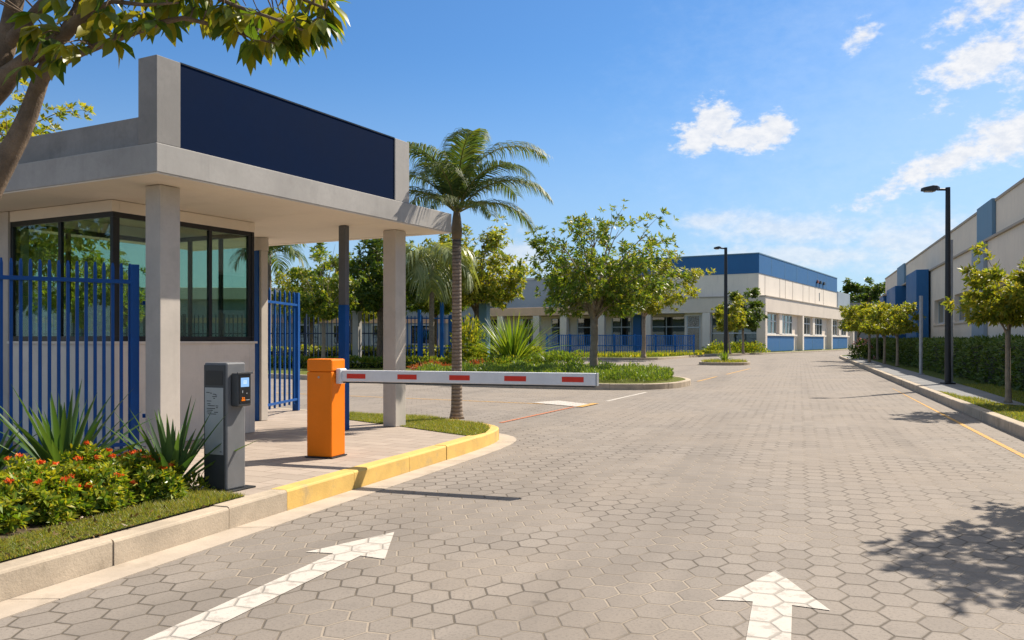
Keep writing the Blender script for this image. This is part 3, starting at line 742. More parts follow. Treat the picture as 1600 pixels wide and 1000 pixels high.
# ------------------------------------------------------------------ blue fence leaf at the near column
def rail_gate(name, label, a, b, z0, z1, rail0, rail1, n, pw, post_ends, cat='gate', group=None, bar=.03, pt=True, postw=.06, rails=None):
    a, b = Vector(a), Vector(b); ln = (b-a).length; th = math.atan2(b.y-a.y, b.x-a.x)
    root = thing(name, label, cat, (a.x, a.y, S), th, group)
    for i in range(n):
        x = ln*(i+.5)/n; m = MB(); h = z1
        m.box(x-pw/2, x+pw/2, -pw/2, pw/2, z0, h-.05)
        if pt: m.add([(x-pw/2, -pw/2, h-.05), (x+pw/2, -pw/2, h-.05), (x+pw/2, pw/2, h-.05), (x-pw/2, pw/2, h-.05), (x-pw*.3, 0, h), (x+pw*.3, 0, h)], [(0, 1, 5, 4), (1, 2, 5), (2, 3, 4, 5), (3, 0, 4)])
        m.build('picket', m_blue, root)
    for z in (rails or (rail0, rail1)):
        m = MB(); m.box(-.02, ln+.02, -bar/2-pw/2-.012, -pw/2-.001, z-.02, z+.02); m.build('rail', m_blue, root, .003)
    for e in post_ends:
        m = MB(); x = ln*e; m.box(x-postw/2, x+postw/2, -postw/2-.002, postw/2+.002, 0 if z0 > .02 else 0, z1-.01); m.build('post', m_blue, root, .004)
    return root
pA = W(216, 500, 8.86); a_ = (pA.x, pA.y); dv = Vector((-1.02, -.72)).normalized()
lg = rail_gate('blue_gate_leaf', 'blue steel picket gate leaf hinged on the near column behind the flower bed', (a_[0]+dv.x*1.75, a_[1]+dv.y*1.75), (a_[0]-.03, a_[1]-.03), .04, 2.02, .17, 1.83, 21, .030, (1.,), postw=.085)
for z in (.45, 1.62):
    m = MB(); m.box(1.79, 1.90, -.012, .012, z-.02, z+.02); m.box(1.86, 1.885, -.03, .03, z-.045, z+.045); m.build('hinge', m_blue, lg)
rail_gate('blue_gate_leaf', 'open blue picket gate leaf seen between the booth and the orange barrier box', (-3.93, 13.45), (-3.80, 15.1), .12, 2.08, .2, 1.85, 7, .03, (0, 1.), postw=.1)

# ------------------------------------------------------------------ barrier
BA = math.atan(.342)
bc = G(518, 716.5, S); br = thing('barrier_gate', 'orange boom barrier cabinet with white red-striped arm lowered across the lane', 'boom barrier', (bc[0], bc[1], S), -BA)
m = MB(); m.box(-.297, 0, 0, .28, .012, .90); m.build('cabinet', m_orange, br, .010)
m = MB(); m.box(-.2985, .0015, -.0015, .2815, .9015, 1.036); m.build('hood', m_orange, br, .018)
m = MB(); m.box(-.315, .016, -.014, .30, 0, .012); m.build('base_plate', m_pole, br, .003)
m = MB(); m.tube([(-.15, -.002, .845), (-.15, -.008, .845)], .012, 12); m.build('lock', m_trim, br)
m = MB(); m.box(.003, .06, .075, .215, .775, .935); m.build('arm_bracket', m_alu, br, .012)
ax0, ax1, az, ah = .05, 2.79, .858, .060
m = MB(); m.box(ax0, ax1, .105, .185, az-ah, az+ah); am = m.build('arm', m_alu, br, .008)
m = MB(); m.box(ax0+.02, ax1-.01, .115, .175, az-ah-.014, az-ah-.001); m.build('rubber_edge', m_black, am)
m = MB(); m.box(ax1+.001, ax1+.012, .103, .187, az-ah-.002, az+ah+.002); m.build('end_cap', m_galv, am, .003)
def arm_s(px):
    r = (px-800)/F; c, s = math.cos(BA), math.sin(BA); x0, y0 = bc[0]+s*.105, bc[1]+c*.105
    return (r*y0-x0)/(c+r*s)
for p0, p1 in ((542, 571), (621, 651), (702, 734), (788, 822), (878, 912)):
    m = MB(); m.box(arm_s(p0), arm_s(p1), .1025, .1045, az-.026, az+.024); m.build('red_stripe', m_red, am)

# ------------------------------------------------------------------ ticket column
tc = G(354, 769, S); tk = thing('ticket_column', 'dark grey metal ticket column with a card reader and white notice plate', 'ticket machine', (tc[0], tc[1], S), -R(25))
m = MB(); m.box(-.42, .04, -.06, .30, -.01, .010); m.build('base_plate', m_pole, tk, .003)
m = MB(); m.box(-.24, 0, 0, .22, .010, 1.05); bd = m.build('body', m_machside, tk, .014)
m = MB(); m.box(-.236, -.012, -.008, -.001, .02, 1.03); m.build('front_panel', m_machine, tk, .003)
m = MB(); m.box(-.215, -.03, -.0105, -.0082, .865, .985); m.build('dark_window', m_black, tk)
m = MB(); m.box(-.222, -.026, -.012, -.0082, .30, .845); pl = m.build('notice_plate', m_plate, tk, .0015)
q = random.Random(5)
m = MB()
for (x, z, l) in ((-.205, .805, .035), (-.165, .800, .022), (-.135, .792, .03), (-.11, .786, .02), (-.14, .772, .05), (-.13, .758, .02), (-.20, .735, .05), (-.195, .712, .035), (-.19, .697, .075), (-.105, .697, .028), (-.10, .683, .02), (-.20, .675, .09), (-.195, .66, .06), (-.2, .645, .05), (-.12, .645, .04), (-.19, .63, .09), (-.06, .325, .02)):
    m.box(x, x+l, -.0128, -.0122, z-.0028, z+.0028)
m.build('notice_text', m_ink, pl)
# reader hung on the right-hand face
m = MB(); m.box(.002, .075, .045, .205, .69, .965); rd = m.build('reader', m_machine, tk, .012)
m = MB(); m.box(.0755, .079, .062, .192, .715, .945); fc = m.build('reader_face', m_black, rd, .002)
m = MB(); m.box(.0793, .0800, .078, .172, .85, .925); m.build('screen', m_screen, rd)
m = MB()
for (y0, y1, z0, z1) in ((.108, .142, .876, .879), (.108, .142, .899, .902), (.108, .111, .879, .899), (.139, .142, .879, .899), (.117, .133, .886, .892)): m.box(.0803, .0807, y0, y1, z0, z1)
m.build('screen_icon', m_icon, rd)
m = MB(); m.box(.0793, .083, .082, .125, .735, .748); m.box(.0793, .082, .088, .102, .752, .766); m.box(.0793, .082, .106, .120, .752, .764); m.build('keypad', m_orange, rd, .001)
m = MB(); m.box(.0793, .082, .135, .175, .738, .744); m.box(.0793, .082, .140, .150, .79, .80); m.box(.0793, .082, .09, .10, .80, .82); m.build('card_slot', m_galv, rd, .001)
m = MB(); m.box(.076, .086, .036, .214, .955, .972); m.build('hood_lip', m_machine, rd, .003)

# ------------------------------------------------------------------ flower bed plants
def yucca(label, loc, seed, n, ln, wd, **kw):
    V, Fc = swords(seed, n, ln, wd, **kw); o = npmesh('sword_leaf_plant', V, Fc, lf_yucca); o.location = (loc[0], loc[1], S+.02)
    return tag(o, label, 'plant')
yucca('large sword-leaved plant in front of the blue gate leaf, behind the orange flowers', (-3.74, 7.15), 3, 46, .92, .075, droop=.35, el0=.25)
yc = G(265, 771, S); yucca('narrow upright sword-leaved plant beside the ticket column', (yc[0], yc[1]+.04), 8, 34, .74, .062, droop=.3, el0=.45)
yucca('low sword-leaved plant at the left edge of the flower bed', (-4.32, 7.05), 12, 34, .66, .06, droop=.5, el0=.2)
def flower_shrub(label, loc, rx, ry, h, seed, nfl):
    root = thing('flowering_shrub', label, 'shrub', (loc[0], loc[1], S), seed*.7, 'flowering shrubs in the bed'); rs = np.random.RandomState(seed)
    n = 270; D = ndir(rs, n); D[:, 2] = np.abs(D[:, 2])*.9+.05; rr = rs.uniform(.5, 1, (n, 1))**.5
    lump = 1+.2*np.sin(D[:, :1]*6+seed)*np.cos(D[:, 1:2]*5-seed)
    C = D*rr*lump*np.array([rx, ry, h])*.95; C[:, 2] = np.maximum(C[:, 2], .04)
    V, Fc = rosettes(C, D+ndir(rs, n)*.5+np.array([0, 0, .6]), rs, 8, .062, .023, (.3, 1.35), .1)
    V2, F2 = rosettes(C*.8, D+ndir(rs, n)*.7, rs, 8, .08, .03, (.3, 1.5), .1)
    npmesh('foliage', np.concatenate([V, V2]), np.concatenate([Fc, F2+len(V)]), lf_shrub, root)
    st = MB()
    for i in range(9):
        p = Vector(C[i*7]); st.tube([(p.x*.1, p.y*.1, 0), (p.x*.55, p.y*.55, p.z*.6), p], [.008, .006, .003], 5, False)
    st.build('stems', m_bark, root)
    k = 0
    order = rs.permutation(n)
    for i in order:
        if k >= nfl: break
        if C[i, 2] < h*.45 or rr[i, 0] < .62: continue
        kk = 44; c = C[i]*1.10+np.array([0, 0, .01]); Q = ndir(rs, kk)*rs.uniform(.004, .030, (kk, 1))*np.array([1, 1, .55])+c
        V, Fc = leafquads(Q, ndir(rs, kk)*.6+np.array([0, 0, .7]), ndir(rs, kk), 0.021*rs.uniform(.7, 1.2, kk), .016, .15)
        npmesh('flower_cluster', V, Fc, fl_or if seed % 5 else fl_or, root); k += 1
    return root
flower_shrub('yellow-green shrub with few orange flowers, at the left edge of the photo nearest the kerb', (-3.52, 5.55), .46, .38, .33, 2, 6)
flower_shrub('leafy shrub in the bed topped with orange flowers, second from the left edge', (-3.58, 6.20), .44, .38, .36, 3, 14)
flower_shrub('shrub with the most orange-red flower heads, in the middle of the bed', (-3.10, 6.22), .40, .34, .37, 6, 22)
flower_shrub('rounded shrub with scattered orange flowers, next to the upright sword-leaved plant', (-3.02, 6.78), .42, .36, .38, 8, 18)
flower_shrub('small shrub with a few orange flowers behind the others, below the gate post', (-3.52, 7.02), .42, .32, .38, 9, 8)
flower_shrub('half-seen shrub behind the row at the left edge of the photo', (-4.25, 6.15), .45, .38, .40, 11, 5)
flower_shrub('low shrub ending the row, right in front of the upright sword-leaved plant', (-2.78, 6.62), .26, .24, .30, 13, 7)
flower_shrub('shrub of the front row between the leftmost shrub and the most flowered one', (-3.28, 5.88), .34, .30, .34, 17, 9)
V, Fc = leafpile(44, 260, .16, .12, .10, .06, .02); o = npmesh('low_plant', V, Fc, lf_shrub); o.location = (-2.62, 7.02, S+.01); tag(o, 'small low leafy plant at the foot of the ticket column', 'plant')
rs = np.random.RandomState(77); P2 = scatter([p for p in bed if p[1] > 3.5 and p[0] > -5.5]+[(-5, 4)], 1500, rs)
V, Fc = leafquads(np.c_[P2, np.full(len(P2), S+.012)], np.c_[rs.normal(size=(len(P2), 2)), np.abs(rs.normal(0, .3, len(P2)))], ndir(rs, len(P2)), .05, .02)
stuff(npmesh('leaf_litter', V, Fc, leafmat('dry_leaf', [(.16, .09, .04), (.22, .14, .06), (.1, .07, .03)], .1)))

# ------------------------------------------------------------------ big tree over the top left corner
def near_tree():
    root = thing('shade_tree', 'large shade tree whose forked trunk and leafy branches fill the top left corner', 'tree', (-4.35, 5.45, S))
    O = Vector((-4.35, 5.45, S)); lo = lambda px, py, Y: W(px, py, Y)-O
    tr = MB(); D = 5.0
    base = Vector((0, 0, 0)); forkp = Vector((.35, -.1, 1.15))
    tr.tube([base, base+Vector((.01, 0, .05)), base+Vector((.06, 0, .35)), Vector((.2, -.05, .8)), forkp], [.21, .17, .145, .13, .125], 12)
    A = [forkp, lo(-75, 400, 5.05), lo(-30, 320, 5.0), lo(2, 262, 5.0), lo(28, 215, 5.0), lo(45, 178, 5.0), lo(62, 128, 5.0), lo(80, 84, 5.02), lo(112, 30, 5.1), lo(150, -40, 5.2)]
    tr.tube(A, [.11, .085, .075, .066, .058, .052, .046, .036, .030, .022], 10, False)
    B1 = [lo(62, 128, 5.0), lo(80, 110, 4.98), lo(100, 95, 4.95), lo(128, 82, 4.93), lo(158, 70, 4.9), lo(198, 55, 4.88), lo(230, 43, 4.86), lo(262, 33, 4.85), lo(287, 28, 4.85), lo(317, 35, 4.85), lo(356, 46, 4.83), lo(398, 60, 4.8), lo(430, 68, 4.8)]
    tr.tube(B1, [.036, .031, .027, .024, .022, .020, .018, .016, .014, .012, .010, .008, .004], 8, False)
    st = [forkp, lo(-150, 330, 5.1), lo(-90, 230, 5.05), lo(-35, 165, 5.0), lo(0, 132, 5.0), lo(22, 110, 5.0), lo(50, 88, 4.97), lo(99, 56, 4.95), lo(132, 22, 4.95), lo(160, -30, 4.95), lo(240, -120, 4.9)]
    tr.tube(st, [.13, .115, .10, .09, .075, .052, .046, .040, .036, .03, .02], 10, False)
    Dl = [lo(-40, 170, 5.0), lo(-8, 112, 5.02), lo(8, 76, 5.04), lo(20, 18, 5.06), lo(32, -40, 5.08), lo(40, -160, 5.1)]
    tr.tube(Dl, [.08, .062, .056, .05, .045, .03], 10, False)
    E = [lo(10, 72, 5.04), lo(24, 54, 5.02), lo(48, 28, 5.0), lo(76, -4, 4.98), lo(130, -60, 4.95)]
    tr.tube(E, [.044, .036, .033, .030, .02], 8, False)
    F1 = [lo(160, -30, 4.95), lo(230, -55, 4.9), lo(320, -50, 4.85), lo(400, -28, 4.8), lo(460, -6, 4.78), lo(505, 12, 4.76), lo(515, 14, 4.75)]
    tr.tube(F1, [.026, .022, .018, .014, .010, .007, .003], 7, False)
    F2 = [lo(230, -55, 4.9), lo(300, -20, 4.8), lo(370, 10, 4.75), lo(430, 30, 4.72), lo(475, 48, 4.7), lo(488, 52, 4.7)]
    tr.tube(F2, [.016, .014, .011, .008, .006, .003], 7, False)
    F3 = [lo(132, 22, 4.95), lo(175, 2, 4.8), lo(230, 8, 4.7), lo(280, 4, 4.65)]
    tr.tube(F3, [.016, .013, .01, .005], 6, False)
    skel = []
    for path in (B1[3:], F1, F2, F3, E[2:], A[7:], st[7:]):
        for a, b in zip(path, path[1:]):
            for t in (0, .33, .66): skel.append(a+(b-a)*t)
    rs = np.random.RandomState(15); q = random.Random(15)
    # where the leaf sprays hang: lower edge of the foliage along the branches
    bx = [50, 80, 110, 150, 190, 230, 275, 320, 350, 390, 425, 465, 500, 525]; by = [66, 82, 66, 50, 44, 32, 24, 30, 26, 66, 68, 58, 34, 8]
    C = []; 
    def spray(px, py, Y, n):
        c = lo(px, py, Y); C.append((c, n))
    for i in range(92):
        px = q.uniform(45, 505); lim = np.interp(px, bx, by)
        py = lim-abs(q.gauss(0, 1))*45-2
        if py < -120: continue
        spray(px, py, q.uniform(4.6, 5.2), 5)
    for px, py in ((515, 2), (505, 16), (488, 46), (436, 62), (396, 66), (472, 30), (178, 60), (120, 68), (60, 40), (85, 60), (60, 55), (40, 100), (90, 90), (240, 30), (455, 50), (508, 26)): spray(px, py, 4.78, 6)
    for i in range(160):                     # the crown goes on above and to the left of the frame
        spray(q.uniform(-420, 380), q.uniform(-420, -60), q.uniform(4.2, 6.2), 6)
    V8 = []; 
    for c, n in C:
        near_ = min(skel, key=lambda s: (s-c).length_squared)
        mid_ = (near_+c)/2+Vector((0, 0, .03))
        if (near_-c).length < .9: tr.tube([near_, mid_, c], [.006, .0045, .0025], 5, False)
        out = (c-near_); out = out.normalized() if out.length > 1e-3 else Vector((1, 0, 0)); out.z = min(out.z, .1)
        side = out.cross(Vector((0, 0, 1))); side = side.normalized() if side.length > .1 else Vector((0, 1, 0))
        for k in range(n):
            f = (k-(n-1)/2)/((n-1)/2); d = (out*.6*(1-abs(f)*.5)+side*f*.85+Vector((0, 0, -.55-.25*q.random()))+Vector((q.gauss(0, .16), q.gauss(0, .16), q.gauss(0, .16)))).normalized()
            l = q.uniform(.125, .185); w = l*q.uniform(.36, .47); sd = d.cross(Vector((q.gauss(0, .4), q.gauss(0, .4), 1))).normalized(); nn = sd.cross(d)
            p = c+d*.012; m_ = lambda t, wf, up: p+d*l*t+sd*w*wf+nn*w*up
            V8.append([p, m_(.28, .42, .12), m_(.58, .44, .13), m_(1.0, 0, -.22), m_(.58, -.44, .13), m_(.28, -.42, .12), m_(.28, 0, 0), m_(.58, 0, -.02)])
    V = np.array([[list(v) for v in lf] for lf in V8]).reshape(-1, 3); k = len(V8)
    b = np.array([[0, 1, 6, 6], [1, 2, 7, 6], [2, 3, 7, 7], [3, 4, 7, 7], [4, 5, 6, 7], [5, 0, 6, 6]])
    quads = np.array([[1, 2, 7, 6], [4, 5, 6, 7]]); tris = np.array([[0, 1, 6], [2, 3, 7], [3, 4, 7], [5, 0, 6]])
    tri = np.concatenate([tris, [[1, 2, 7], [1, 7, 6], [4, 5, 6], [4, 6, 7]]])
    Fc = (np.arange(k)[:, None, None]*8+tri[None]).reshape(-1, 3)
    tr.build('trunk', m_bark, root, smooth=True); npmesh('crown', V, Fc, lf_near, root)
near_tree()

# ------------------------------------------------------------------ palms
P_ = math.pi
fr = [(R(-6), R(52), R(106), 1.55), (R(14), R(30), R(100), 1.3), (R(10), R(82), R(118), 1.9), (R(75), R(84), R(75), 1.75), (R(186), R(76), R(128), 2.05), (R(172), R(58), R(115), 1.75),
      (R(196), R(40), R(100), 1.45), (R(222), R(78), R(118), 1.7), (R(-70), R(84), R(120), 1.8), (R(-110), R(66), R(125), 1.5), (R(-38), R(64), R(112), 1.55), (R(40), R(62), R(110), 1.45), (R(140), R(45), R(100), 1.35), (R(112), R(72), R(105), 1.55), (R(250), R(30), R(85), 1.05), (R(-55), R(22), R(78), 1.05)]
palm('slender feather palm on the grass tip beside the gatehouse roof corner', (-.87, 13.5, S), 3.28, [(a, e, c, l*1.08) for a, e, c, l in fr], .083, lf_palm, 3, 110, .46, .0165, hang=.68)
fr2 = [(k*2*P_/15+.2, R(70-(k % 4)*17), R(150), 2.5) for k in range(15)]
palm('pale drooping palm among the trees behind the far column', (-3.7, 39.5, S), 4.7, fr2, .13, lf_palm2, 6, 40, .75, .05, False, hang=.9)
fr3 = [(k*2*P_/12+.5, R(70-(k % 3)*20), R(120), 2.4) for k in range(12)]
palm('feather palm half hidden behind the booth', (-13.6, 48, S), 6.1, fr3, .14, lf_palm, 7, 36, .75, .055, False, hang=.6)

# ------------------------------------------------------------------ trees of the island and behind
tree('broad_tree', 'wide spreading tree on the end of the planted island, right of the barrier arm', ((928-800)/F*31, 31), 5, h=6.35, base=2.35, rx=3.05, ry=2.7, rz=2.15, mat=lf_mid, bark=m_barkp, tr=.16, nlimb=23, nsub=8, nros=8, leaf=.27, lw=.085, nleaf=8, off=(.15, 0), fork=2.1)
tree('broad_tree', 'yellow-green tree standing in front of the blue railing of the main building', (9.45, 61.5), 9, h=8.3, base=3.6, rx=3.5, ry=3.3, rz=2.6, mat=lf_yel, bark=m_barkp, tr=.17, nlimb=14, nsub=7, nros=12, leaf=.40, lw=.13, off=(1.0, 0), fork=2.9)
gB = 'trees beyond the gatehouse'
tree('broad_tree', 'light thin-crowned tree seen between the gate leaf and the slim blue post', (-8.35, 38), 12, gB, h=5.9, base=2.5, rx=1.65, ry=1.6, rz=1.75, mat=lf_mid, bark=m_barkp, tr=.10, nlimb=11, nsub=6, nros=11, leaf=.26, lw=.085, fork=2.0)
tree('dense_tree', 'dense dark tree right of the slim blue post', (-6.3, 41), 13, gB, h=7.2, base=3.0, rx=2.2, ry=2.2, rz=2.5, mat=lf_dark, bark=m_bark, tr=.16, nlimb=13, nsub=8, nros=16, leaf=.30, lw=.11)
tree('dense_tree', 'full yellow-green tree directly behind the slender feather palm', (-1.75, 43), 14, gB, h=7.6, base=3.1, rx=2.6, ry=2.4, rz=2.5, mat=lf_yel, bark=m_bark, tr=.16, nlimb=14, nsub=8, nros=15, leaf=.30, lw=.11)
tree('dense_tree', 'dark tree behind the pale drooping palm', (-4.2, 47), 15, gB, h=7.0, base=3.1, rx=2.5, ry=2.4, rz=2.4, mat=lf_mid, bark=m_bark, tr=.16, nlimb=12, nsub=8, nros=14, leaf=.32, lw=.12)
tree('dense_tree', 'bushy tree farthest back over the low white building', (-14.5, 62), 16, gB, h=7.6, base=2.8, rx=3.6, ry=3, rz=2.5, mat=lf_yel, bark=m_bark, tr=.18, nlimb=13, nsub=7, nros=12, leaf=.42, lw=.15)
tree('dense_tree', 'bushy tree between the low white building and the slim blue post', (-10.2, 55), 18, gB, h=6.4, base=2.9, rx=2.8, ry=2.6, rz=1.8, mat=lf_yel, bark=m_bark, tr=.16, nlimb=12, nsub=7, nros=12, leaf=.38, lw=.14)
tree('dense_tree', 'tree whose sunlit tips show above the gatehouse roof at the left', (-12.2, 21), 19, gB, h=8.0, base=2.8, rx=2.6, ry=2.4, rz=2.6, mat=lf_yel, bark=m_bark, tr=.18, nlimb=13, nsub=7, nros=13, leaf=.26, lw=.10)

tree('dense_tree', 'tree outside the left edge that mirrors in the booth glass', (-11.2, 9.2), 24, h=6.2, base=1.9, rx=2.3, ry=2.4, rz=2.2, mat=lf_mid, bark=m_bark, tr=.14, nlimb=12, nsub=7, nros=12, leaf=.24, lw=.1)
for k, (x, y, lab) in enumerate(((-19.5, 41, 'tree seen through the right-hand booth pane, nearest to it'), (-24.5, 49, 'tree seen through the middle of the booth, in front of the low building'), (-31, 52, 'tree seen low through the left-hand booth panes'), (-15.8, 33, 'slim tree seen through the edge of the booth glass'))):
    tree('dense_tree', lab, (x, y), 26+k, gB, h=(5.4, 6.6, 5.8, 4.6)[k], base=1.9, rx=(1.9, 2.6, 2.6, 1.3)[k], ry=2.0, rz=(1.7, 2.3, 1.9, 1.3)[k], mat=(lf_mid, lf_yel, lf_mid, lf_yel)[k], bark=m_bark, tr=.13, nlimb=11, nsub=7, nros=10, leaf=.3, lw=.11)
# spiky arching clump and its neighbours on the island
V, Fc = swords(21, 300, 2.7, .085, el0=.12, el1=1.5, droop=.8, segs=7, fold=.25)
o = npmesh('fountain_plant', V, Fc, lf_cycad); o.location = (.05, 37, S); tag(o, 'big fountain-shaped clump of arching strap leaves on the island', 'plant')
def bush(name, label, loc, rx, ry, h, seed, n, leaf, lw, mat, group=None, cat='shrub'):
    V, Fc = leafpile(seed, n, rx, ry, h, leaf, lw); o = npmesh(name, V, Fc, mat); o.location = (loc[0], loc[1], S); return tag(o, label, cat, group)
bush('leafy_shrub', 'tall loose yellow-green shrub right of the palm trunk', (-2.0, 38.0), .85, .8, 2.1, 51, 1500, .28, .09, lf_yel)
bush('leafy_shrub', 'low green shrub at the right foot of the fountain-shaped clump', (2.0, 36.0), 1.2, .8, .75, 52, 1500, .22, .06, lf_cover)
bush('leafy_shrub', 'dark low shrub under the fountain-shaped clump', (-.4, 35.4), 1.5, .8, .6, 53, 1500, .2, .06, lf_mid)
bush('red_leaved_shrub', 'reddish shrub left of the fountain-shaped clump', (-1.35, 34.8), .75, .5, .42, 54, 900, .13, .04, lf_red)
bush('red_leaved_shrub', 'small rust-coloured shrub at the foot of the pale drooping palm', (-3.3, 35.6), 1.0, .5, .3, 55, 900, .13, .04, lf_red)
# hedges of the island
def hedge(name, label, x0, x1, y0, y1, h, seed, n, leaf, lw, mat, loc=None, rz=0, bump_=.06):
    root = thing(name, label, 'hedge', (*loc, S) if loc else (0, 0, S), rz); rs = np.random.RandomState(seed)
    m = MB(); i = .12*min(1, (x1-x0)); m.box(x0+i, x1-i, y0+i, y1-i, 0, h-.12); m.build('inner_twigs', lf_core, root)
    ax, ay, az_ = (y1-y0)*h, (x1-x0)*h, (x1-x0)*(y1-y0); f = rs.choice(5, n, p=np.array([ax, ax, ay, ay, az_])/(2*ax+2*ay+az_))
    U = rs.uniform(0, 1, (n, 3)); P = np.c_[x0+U[:, 0]*(x1-x0), y0+U[:, 1]*(y1-y0), U[:, 2]*h]; Nn = np.zeros((n, 3))
    for k, (a, v, s) in enumerate(((0, x0, -1), (0, x1, 1), (1, y0, -1), (1, y1, 1), (2, h, 1))):
        P[f == k, a] = v; Nn[f == k, a] = s
    b = bump_*(np.sin(P[:, 0]*2.3+seed)+np.sin(P[:, 1]*3.1)+np.sin(P[:, 2]*4+P[:, 1]*1.7))/2+rs.uniform(-.14, .03, n)
    P = P+Nn*b[:, None]; P[:, 2] = np.maximum(P[:, 2], .02)
    V, Fc = leafquads(P, Nn*.8+ndir(rs, n)*.75+np.array([0, 0, .25]), ndir(rs, n)+Nn, leaf*rs.uniform(.6, 1.3, n), lw, .2)
    npmesh('foliage', V, Fc, mat, root); return root
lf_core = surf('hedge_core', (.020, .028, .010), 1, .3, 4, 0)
hedge('clipped_hedge', 'long low yellow-topped hedge behind the barred fence left of the far column', -32, 0, 0, 1, .8, 61, 11000, .22, .08, lf_yel, (-4.2, 43.2), R(-6))
hedge('clipped_hedge', 'dark low hedge strip on the lawn in front of the barred fence', -9, 3, 0, .8, .32, 62, 5000, .2, .07, lf_mid, (-5.6, 38.2), R(-4))
hedge('clipped_hedge', 'low hedge behind the two blue palm-height posts', -1.8, 5, 0, 1, .8, 63, 4000, .22, .08, lf_yel, (-3.6, 44.2), R(-3))

# ------------------------------------------------------------------ fences and blue posts on the island
def bar_fence(name, label, a, b, h, n, npost, bw=.03, rails=(.25, .8), pw=.11, mat=None, mid=True, group=None):
    a, b = Vector(a), Vector(b); ln = (b-a).length; th = math.atan2(b.y-a.y, b.x-a.x); mat = mat or m_blue
    root = thing(name, label, 'fence', (a.x, a.y, S), th, group)
    for i in range(n):
        x = ln*(i+.5)/n; m = MB(); m.box(x-bw/2, x+bw/2, -bw/2, bw/2, .06, h); m.build('bar', mat, root)
    for r in rails:
        m = MB(); m.box(0, ln, -bw/2-.035, -bw/2-.001, r*h-.03, r*h+.03); m.build('rail', mat, root)
    for i in range(npost):
        x = ln*i/(npost-1); m = MB(); m.box(x-pw/2, x+pw/2, -pw/2+.06, pw/2+.06, 0, h+.06); m.build('post', mat, root)
    return root
m_darkblue = surf('dark_blue_paint', (.012, .028, .07), .5, .15, 2, 0)
bar_fence('bar_fence', 'tall dark barred fence behind the gate leaf and the slim blue post', (-28, 46.6), (-6.0, 42.2), 2.55, 92, 11, .045, (.12, .62), .13, m_darkblue)
bar_fence('bar_fence', 'blue barred fence right of the far column under the dark trees', (-6.0, 42.3), (-1.6, 43.0), 2.45, 24, 4, .045, (.35, .95), .13, m_bluerail)
bar_fence('blue_railing', 'long bright blue two-tier railing on the lawn before the main building', (2.6, 63.6), (15.2, 71.5), 1.66, 84, 8, .045, (.06, .50, .985), .10, m_bluerail)
def post(name, label, loc, h, r, mat, group=None, cat='post', base=True, cap=None):
    root = thing(name, label, cat, (loc[0], loc[1], S), 0, group)
    m = MB(); m.tube([(0, 0, 0), (0, 0, h)], r, 14); m.build('shaft', mat, root)
    if base: m = MB(); m.tube([(0, 0, 0), (0, 0, .04)], r*1.8, 14); m.build('base_plate', mat, root)
    return root
post('blue_post', 'bright blue round post left of the slender palm trunk, nearer the pale palm', ((655-800)/F*41, 41), 2.7, .085, m_bluerail)
post('blue_post', 'tallest bright blue round post, just left of the slender palm trunk', ((690.5-800)/F*41, 41), 3.05, .10, m_bluerail)
m = MB(); m.box(-.22, .22, -.22, .22, 0, 3.1); o = m.build('square_pillar', m_bluepale, None, .02); o.location = ((757-800)/F*43, 43, S); o.rotation_euler = (0, 0, -.4); tag(o, 'square grey-blue pillar left of the fountain-shaped clump', 'pillar')
m = MB(); m.box(-.17, .17, -.17, .17, 0, 2.6); m.box(-.2, .2, -.2, .2, 2.6, 2.68); o = m.build('square_pillar', m_conc, None, .02); o.location = ((558-800)/F*42, 42, S); o.rotation_euler = (0, 0, -.4); tag(o, 'pale concrete pillar at the end of the dark barred fence', 'pillar')

# low white building behind the left-hand trees
lb = thing('low_building', 'low white building with a deep flat roof edge behind the left-hand trees', 'building', (-22, 66, S), R(4))
m = MB(); m.box(-42, 21, 0, 12, 4.4, 5.3); m.build('roof_edge', m_cream2, lb, .03)
m = MB(); m.box(-41, 20.2, .9, 11, 0, 4.4); m.build('wall', m_greyblue, lb)
m = MB(); m.box(-40, 20.1, .75, .9, 2.6, 3.0); m.build('lintel_band', m_terra_lit, lb)
for i in range(6):
    m = MB(); m.box(2+i*3, 4+i*3, .80, .89, .9, 2.5); w = m.build('window', m_frame, lb); m = MB(); m.box(2.1+i*3, 3.9+i*3, .77, .80, 1, 2.4); m.build('pane', m_winglass, w)

# ------------------------------------------------------------------ main building
CA = math.atan(.604)
mbd = thing('main_building', 'two-storey cream building with a blue roof band, blue window panels and a porch', 'building', (26.4, 89.3, S), -CA)
ZL0, ZL1, ZU1, ZB = 4.22, 5.85, 10.4, 8.35
LN = 52.7; WD = 26.0
